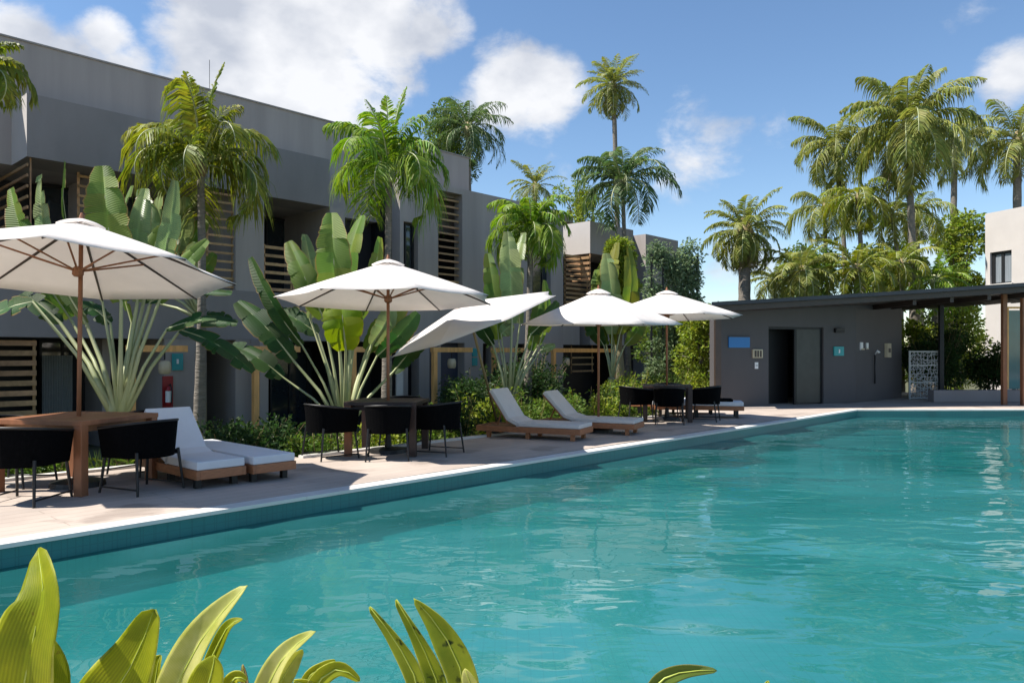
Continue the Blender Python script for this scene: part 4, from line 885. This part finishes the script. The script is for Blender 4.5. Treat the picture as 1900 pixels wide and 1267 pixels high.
# ---- fan palms (traveller's palms)
def paddle(parent, a, b, tip, wid, face, m, r, tear=.24, stalk='stalk', sr=.03, fold=.22, sagw=.0, pts=None):
    """leaf with stalk a->b, blade b->tip. face = direction the blade looks to"""
    a, b, tip = Vector(a), Vector(b), Vector(tip); L = (tip-b).length; d = (tip-b).normalized(); face = Vector(face)
    sd = d.cross(face); sd = sd.normalized() if sd.length > .05 else V(1, 0, 0)
    nr = sd.cross(d).normalized()
    if nr.dot(face) < 0: nr = -nr
    n = 22; k = 4; bl = MB(); off = r.uniform(0, 9)
    def centre(t): return b.lerp(tip, t)+nr*(.10*L*math.sin(math.pi*t))+V(0, 0, -sagw*L*t*t)
    def hw(t): return wid*.5*(math.sin(math.pi*min(1, t*.93+.035))**.48)*(1-.12*t)
    for sgn in (-1, 1):
        t = 0
        while t < .999:
            t2 = min(1, t+r.choice([.05, .09, .14, .2, .3]) if r.random() < .8*(tear*6) else t+.34); sw = r.uniform(-tear, tear)*1.3
            ms = max(2, int((t2-t)*n)); vs = []; fs = []
            for i in range(ms+1):
                q = t+(t2-t)*i/ms; c = centre(q); h = hw(q); rag = 1+.05*noise.noise(V(q*9, off, sgn))
                for j in range(k+1):
                    u_ = j/k; gp = 1-(.10*u_ if (i in (0, ms) and 0.02 < q < .98) else 0)
                    bl.uv.append((u_*sgn, q, 0)); vs.append(c+sd*sgn*h*u_*rag*gp+nr*(fold*h*u_*(1-.75*u_)+sw*h*u_*u_)+d*(.10*h*u_)+V(0, 0, -.18*h*u_*u_*abs(sd.dot(V(1, 0, 0)))))
            for i in range(ms):
                for j in range(k): fs.append((i*(k+1)+j, i*(k+1)+j+1, (i+1)*(k+1)+j+1, (i+1)*(k+1)+j))
            bl.add(vs, fs); t = t2
    o = bl.build('leaf', M[m], parent, smooth=True)
    s = MB(); mid = pts or [a.lerp(b, .5)+V(0, 0, .0)]
    s.tube([a]+mid+[b]+[centre(q)-nr*.004 for q in (.25, .5, .75, .97)], [sr*1.5]+[sr]*len(mid)+[sr*.75, sr*.5, sr*.35, sr*.22, sr*.08], 7)
    s.build('leaf_stalk', M[stalk], o, smooth=True)
def fan(label, basepx, Y, leaves, seed, trunk=.14, z0=GZ):
    r = random.Random(seed); base = P(basepx[0], basepx[1], Y); base.z = z0; root = thing('fan_palm', label, 'palm', tuple(base), 0, 'fan palms with paddle leaves'); bz = basepx[1]
    start = P(basepx[0], basepx[1], Y)-base
    mb = MB(); mb.tube([V(0, 0, 0), start*.5, start], [trunk*1.1, trunk, trunk*.7], 10); mb.build('trunk', M['bark_moss'], root, smooth=True)
    for lf in leaves:
        (bx, by), (tx, ty), wpx, m, face, dy = lf[:6]; dy2 = lf[6] if len(lf) > 6 else dy
        b = P(bx, by, Y+dy)-base; t = P(tx, ty, Y+dy2)-base
        a = start+V((bx-basepx[0])/F*Y*.10, r.uniform(-.03, .03), 0)
        md = a.lerp(b, .5)+V(-.06*(bx-basepx[0])/F*Y, 0, .03)
        paddle(root, a, b, t, wpx/F*Y, face, m, r, pts=[md], sr=r.uniform(.020, .032))
    return root
CF = (.1, -1, .25); LF = (-.7, -.7, .2); RF = (.7, -.7, .3)
fan('big fan palm with upright stalks directly behind the nearest table', (222, 765), 9.6, [
    ((225, 560), (190, 308), 85, 'paddle', (.3, -1, .1), .0), ((190, 560), (120, 300), 44, 'paddle', (-.8, -.6, .1), .25), ((160, 600), (75, 325), 50, 'paddle_pale', (-.5, -.8, .3), .5),
    ((60, 560), (-40, 610), 60, 'paddle_dark', (0, -.6, .8), -.2), ((255, 560), (270, 350), 48, 'paddle_pale', CF, .35), ((280, 560), (325, 335), 42, 'paddle_pale', RF, .5), ((270, 545), (300, 420), 55, 'paddle', CF, .6),
    ((295, 560), (385, 445), 40, 'paddle', (.2, -1, .3), .3), ((280, 560), (430, 545), 42, 'paddle_dark', (0, -.5, .9), .4), ((310, 610), (440, 600), 45, 'paddle_dark', (0, -.6, .8), .25), ((335, 612), (470, 690), 48, 'paddle_dark', (.1, -.6, .8), .5),
    ((130, 590), (20, 350), 60, 'paddle', (-.3, -1, .3), .9), ((245, 600), (245, 345), 44, 'paddle', LF, .9), ((205, 600), (150, 560), 40, 'paddle_dark', (0, -.6, .8), .3), ((112, 600), (40, 545), 50, 'paddle_dark', (0, -.6, .8), .6),
], 5)
fan('middle fan palm with tall paddle leaves between the first two parasols', (640, 790), 12.2, [
    ((625, 580), (615, 395), 70, 'paddle', (.2, -1, .1), 0), ((600, 590), (535, 448), 52, 'paddle', CF, .3), ((655, 580), (672, 400), 70, 'paddle', LF, .6), ((575, 590), (565, 435), 40, 'paddle_pale', RF, .5),
    ((560, 640), (465, 478), 34, 'paddle_dark', (-.4, -.9, .3), .1), ((545, 670), (440, 560), 60, 'paddle_dark', (0, -.7, .7), .2), ((525, 700), (430, 640), 52, 'paddle_dark', (0, -.7, .7), .5),
    ((642, 650), (632, 530), 78, 'paddle_lime', (.1, -1, .1), -.5), ((690, 640), (730, 560), 44, 'paddle_pale', RF, .4), ((700, 660), (775, 580), 44, 'paddle_dark', RF, .3), ((660, 600), (705, 440), 40, 'paddle', RF, .7),
    ((680, 650), (760, 545), 50, 'paddle', CF, .8), ((590, 620), (505, 575), 52, 'paddle_dark', (0, -.7, .7), .6), ((730, 690), (810, 610), 40, 'paddle_dark', (.3, -.7, .6), .6),
], 6)
fan('pale leaved fan plant beside the palm trunk, behind the leftmost parasol', (378, 590), 14.3, [
    ((300, 470), (262, 350), 42, 'paddle_pale', CF, 0), ((315, 460), (300, 345), 40, 'paddle_pale', LF, .2), ((330, 470), (345, 365), 40, 'paddle_pale', RF, .1), ((345, 480), (385, 400), 36, 'paddle', CF, .3), ((310, 500), (322, 400), 44, 'paddle_pale', CF, -.2),
    ((290, 500), (252, 410), 40, 'paddle', LF, .1), ((335, 520), (365, 450), 44, 'paddle_pale', RF, -.2), ((350, 540), (398, 470), 34, 'paddle', RF, .1), ((300, 540), (285, 450), 50, 'paddle_pale', CF, -.1), ((320, 500), (338, 420), 40, 'paddle', LF, .4),
    ((360, 560), (410, 520), 46, 'paddle_dark', (0, -.7, .7), .2), ((280, 560), (235, 500), 46, 'paddle_dark', (0, -.7, .7), .3), ((350, 590), (432, 600), 44, 'paddle_dark', (0, -.7, .7), .1)], 12, .05)
fan('far fan palm with pale upright stalks behind the grey lounger', (945, 745), 17.5, [
    ((950, 600), (942, 430), 46, 'paddle_pale', CF, 0), ((965, 600), (972, 432), 40, 'paddle_pale', LF, .3), ((985, 620), (1035, 560), 34, 'paddle_dark', RF, .2), ((915, 640), (880, 560), 36, 'paddle_dark', LF, .3),
    ((925, 630), (905, 470), 40, 'paddle', CF, .6), ((1000, 640), (1010, 520), 34, 'paddle', RF, .7), ((930, 620), (950, 600), 30, 'paddle_pale', CF, .1), ((1003, 650), (1030, 640), 16, 'paddle_pale', RF, .1), ((985, 650), (1003, 545), 30, 'paddle_yel' if 0 else 'paddle', CF, .5),
], 8)
fan('farthest fan palm with thick pale trunk beside the timber posts', (1135, 700), 20.5, [
    ((1135, 620), (1125, 470), 44, 'paddle_pale', CF, .2), ((1150, 620), (1165, 460), 42, 'frond_yel', RF, .1), ((1120, 640), (1085, 560), 40, 'paddle_dark', LF, .4), ((1160, 640), (1195, 590), 34, 'paddle', RF, .4),
    ((1140, 640), (1145, 450), 40, 'frond_yel', LF, .6), ((1125, 640), (1108, 500), 34, 'paddle', LF, .7)], 9)
# ---- shrubs in the planting bed between deck and rooms
specs = [(-4.6, 3.9, .62, .75, 'bush', 'low mid green shrub seen through the legs of the nearest table'), (-3.2, 4.1, .6, .8, 'bush_dark', 'low dark shrub behind the nearest table and fan palm'),
         (-1.5, 3.8, .6, .85, 'bush', 'round green shrub just behind the raised white lounger'), (-.3, 3.7, .62, .8, 'bush', 'leafy shrub directly right of the bright timber post'), (.8, 3.6, .65, .85, 'bush_dark', 'dark feathery shrub at the foot of the middle fan palm'),
         (1.9, 3.1, .6, .75, 'bush', 'low shrub left of the middle table legs'), (2.9, 3.2, .6, .7, 'bush_yel', 'lime shrub seen under the middle table'), (3.9, 3.0, .6, .78, 'bush', 'low green shrub behind the right-hand middle armchair'),
         (4.6, 3.1, .55, .95, 'bush_dark', 'taller dark shrub right of the middle table'), (5.5, 3.2, .6, 1.05, 'bush_yel', 'bright lime shrub at the head of the nearest grey lounger'), (6.6, 3.3, .6, .95, 'bush', 'green shrub between the two grey loungers'),
         (7.8, 3.6, .7, .9, 'bush', 'low shrub behind the right-hand grey lounger'), (9.2, 3.8, .7, .9, 'bush_yel', 'yellowish shrub at the foot of the farthest fan palm'), (10.6, 4.0, .7, 1.0, 'bush', 'green shrub left of the farthest table'), (12.0, 4.4, .8, 1.2, 'bush_yel', 'lime shrub behind the farthest table'), (13.4, 4.4, .8, 1.3, 'bush', 'shrub between farthest table and pool house wall')]
for i, (s, t, rad, h, m, lab) in enumerate(specs):
    q = st(s, t, GZ); bush(lab, q, rad, h+.12, m, 200+i, 1.1, .085)
bush('large rounded dark hedge framed by the two timber posts', st(11.2, 7.4, GZ), 1.25, 1.95, 'bush_dark', 300, 1.6, .09)
bush('dark clipped shrub beside the big rounded hedge', st(9.3, 7.6, GZ), .9, 1.3, 'bush_dark', 301, 1.4, .09)
bush('second row shrub behind the bright timber post', st(2.2, 5.4, GZ), .8, .8, 'bush_dark', 302, 1, .09)
bush('second row shrub behind the middle table', st(5.6, 5.6, GZ), .8, .8, 'bush', 303, 1, .09)
bush('second row shrub behind the nearest table', st(-3.0, 5.6, GZ), .8, .8, 'bush_dark', 304, 1, .09)
# hedges seen through the pool house canopy
hs_ = [(12.9, 23.2, .95, 1.75, 'bush_dark', 'tall black green hedge left of the canopy post'), (14.0, 24.3, .8, 2.2, 'bush_dark', 'tall leafy shrub in the middle of the canopy opening'), (14.6, 23.0, .8, 1.5, 'bush_dark', 'dark shrub behind the brown canopy post'),
       (15.9, 23.4, .9, 1.6, 'bush', 'pale leafed shrub at the right edge under the canopy'), (12.0, 24.6, .7, 1.9, 'bush_yel', 'sunlit shrub behind the pale lattice gate')]
for i, (x, y, rad, h, m, lab) in enumerate(hs_): bush(lab, V(x, y, 0), rad, h, m, 400+i, 1.3, .11, 'hedge_shrub', 'hedge shrubs beyond the pool house canopy')
leafy_tree('leafy tree beyond the canopy, seen above the dark hedge', 1775, 560, 30, 120, 'bush_yel', 17, z0=GZ, bottom=700, size=.16, n=22)
leafy_tree('small sunlit tree beyond the pale lattice gate', 1705, 585, 27, 80, 'bush_yel', 18, bottom=700, size=.14, n=16)
# ---- grass tufts of the bed
gt = MB(); r = random.Random(55)
for i in range(2600):
    s = r.uniform(-12, 16); t = r.uniform(2.45 if s > 1.1 else 3.15, 6.8); q = st(s, t, GZ); a = r.uniform(0, 6.28); h = r.uniform(.15, .5)
    dx = V(math.cos(a), math.sin(a), 0)
    for k in range(4):
        a2 = a+r.uniform(-1, 1); d_ = V(math.cos(a2), math.sin(a2), 0); q2 = q+d_*.05
        gt.add([q2, q2+dx*.018, q2+d_*h*.3+dx*.012+V(0, 0, h*.7), q2+d_*h*.55+V(0, 0, h)], [(0, 1, 2, 3)])
tag(gt.build('ground_cover', M['bush']), 'grassy ground cover growing in the planting bed', 'ground cover', kind='stuff')

# ---- foreground plants: long glossy leaves by the near pool edge
def fleaf(parent, pts, Y, wid, m, r, twist=.3, wave=.03, fold=.35, dy=None, tipw=.0, cupdir=1):
    """pts: midrib points as (px, py); wid in px at widest"""
    org = parent.location; n = 18; k = 5
    dy = dy or [0]*len(pts)
    def cat(t):
        f = t*(len(pts)-1); i = min(len(pts)-2, int(f)); u_ = f-i
        g_ = lambda j: P(pts[max(0, min(len(pts)-1, j))][0], pts[max(0, min(len(pts)-1, j))][1], Y+dy[max(0, min(len(pts)-1, j))])
        a, b_, c, d = g_(i-1), g_(i), g_(i+1), g_(i+2)
        return .5*((2*b_)+(c-a)*u_+(2*a-5*b_+4*c-d)*u_*u_+(3*b_-a-3*c+d)*u_**3)
    W_ = wid/F*Y/2; ph = r.uniform(0, 6); vs = []; fs = []
    for i in range(n+1):
        t = i/n; c = cat(t)-org; d = (cat(min(1, t+.02))-cat(max(0, t-.02))).normalized(); sd = d.cross(V(0, -1, .1)).normalized(); nr = V(0, -1, .15).normalized()
        ca, sa = math.cos(twist*(t-.3)*3), math.sin(twist*(t-.3)*3); sd, nr = sd*ca+nr*sa, nr*ca-sd*sa
        h = W_*(math.sin(math.pi*(t**.85)*.97+.03*math.pi*(1-t))**.8)*(1-.25*t)+.001 if t < .999 else .0008
        for j in range(-k, k+1):
            u_ = j/k; vs.append(c+sd*h*u_+nr*(cupdir*(abs(u_)**1.3)*h*fold+wave*W_*6*math.sin(t*9+ph+(2 if u_ > 0 else 0))*u_*u_*.5))
    w2 = 2*k+1
    for i in range(n):
        for j in range(2*k): fs.append((i*w2+j, i*w2+j+1, (i+1)*w2+j+1, (i+1)*w2+j))
    mb = MB(); mb.add(vs, fs); mb.uv = [(j/k, i/n, 0) for i in range(n+1) for j in range(-k, k+1)]; o = mb.build('leaf', M[m], parent, smooth=True)
    so = o.modifiers.new('thick', 'SOLIDIFY'); so.thickness = .0015
    s = MB(); s.tube([cat(t)-org+V(0, -.0012, 0) for t in (0, .2, .4, .6, .8, .97)], [.003, .0026, .002, .0015, .001, .0004], 6); s.build('midrib', M['midrib'], o, smooth=True)
    return o
def fplant(label, px, Y, leaves, seed, stem=True):
    r = random.Random(seed); base = V((px-CX)/F*Y, Y, 0.0); root = thing('leafy_plant', label, 'plant', tuple(base), 0, 'glossy plants along the near pool edge'); 
    for lf in leaves: fleaf(root, *lf[:1], Y+lf[1], lf[2], lf[3], r, **(lf[4] if len(lf) > 4 else {}))
    mb = MB(); mb.tube([V(0, 0, 0), V(0, 0, .25), V(.01, 0, .52)], [.02, .017, .012], 8); mb.build('stem', M['stalk'], root, smooth=True)
    return root
fplant('tallest glossy lime leaves in the bottom left corner', 30, 1.65, [
    ([(25, 1500), (38, 1340), (54, 1215), (80, 1110), (71, 1016)], 0, 158, 'fore', dict(twist=.16, fold=.3, dy=[0, 0, -.03, -.02, .05])),
    ([(60, 1480), (85, 1330), (95, 1240), (60, 1160)], .12, 80, 'fore', dict(twist=-.4)),
    ([(0, 1500), (-20, 1380), (-60, 1290)], .05, 90, 'fore', dict(twist=.2))], 1)
fplant('broad olive green leaf with pointed top, second plant from the left', 230, 1.7, [
    ([(120, 1450), (190, 1320), (252, 1220), (286, 1130)], 0, 138, 'fore', dict(twist=.12, fold=.2)),
    ([(300, 1450), (285, 1330), (290, 1250), (298, 1215)], .1, 50, 'fore', dict(twist=.3))], 2)
fplant('pale twisting leaf with cream centre rising to a sharp tip', 350, 1.68, [
    ([(290, 1400), (330, 1270), (385, 1170), (458, 1085)], 0, 78, 'fore_var', dict(twist=.42, fold=.5)),
    ([(345, 1420), (375, 1310), (395, 1240), (398, 1215)], -.08, 76, 'fore', dict(twist=.2, fold=.4)),
    ([(360, 1290), (400, 1205), (425, 1160), (450, 1148)], .05, 26, 'fore', dict(twist=.5))], 3)
fplant('small yellow edged leaves curling right in the lower middle left', 500, 1.66, [
    ([(470, 1400), (490, 1290), (530, 1215), (585, 1170)], 0, 50, 'fore_var', dict(twist=.5, fold=.5)),
    ([(500, 1400), (512, 1290), (540, 1230), (562, 1205)], .05, 42, 'fore_var', dict(twist=-.3)),
    ([(452, 1340), (455, 1270), (450, 1232)], .1, 16, 'stalk_brown', dict(twist=.2)),
    ([(430, 1330), (425, 1275), (440, 1255), (458, 1262)], -.05, 30, 'fore', dict(twist=.2))], 4)
fplant('low lime leaf tips spreading sideways left of centre', 590, 1.62, [
    ([(560, 1330), (590, 1265), (630, 1240), (668, 1262)], 0, 34, 'fore', dict(twist=.1)),
    ([(545, 1330), (570, 1260), (600, 1235), (622, 1225)], .1, 20, 'fore', dict(twist=.2)),
    ([(600, 1330), (575, 1275), (545, 1262)], 0, 26, 'fore', dict(twist=.2))], 5)
fplant('three long spotted lime leaves leaning left near the centre', 790, 1.7, [
    ([(800, 1420), (775, 1270), (735, 1190), (686, 1125)], 0, 36, 'fore_spot', dict(twist=.2, fold=.5)),
    ([(835, 1420), (815, 1280), (780, 1190), (735, 1112)], .07, 40, 'fore_spot', dict(twist=.3, fold=.5)),
    ([(880, 1420), (860, 1260), (820, 1170), (768, 1110)], -.03, 62, 'fore_spot', dict(twist=.25, fold=.4)),
    ([(900, 1400), (880, 1290), (862, 1240)], -.1, 40, 'fore_var', dict(twist=.3))], 6)
fplant('single dark green leaf lying sideways at the bottom right of centre', 1240, 1.62, [
    ([(1195, 1300), (1225, 1262), (1270, 1245), (1330, 1243)], 0, 32, 'paddle', dict(twist=.15)),
    ([(1260, 1330), (1240, 1290), (1215, 1275)], 0, 20, 'fore', dict(twist=.2))], 7)
fplant('tiny leaf tip barely entering at the bottom right', 1415, 1.6, [([(1405, 1340), (1415, 1290), (1426, 1262)], 0, 14, 'fore', dict(twist=.2))], 8)
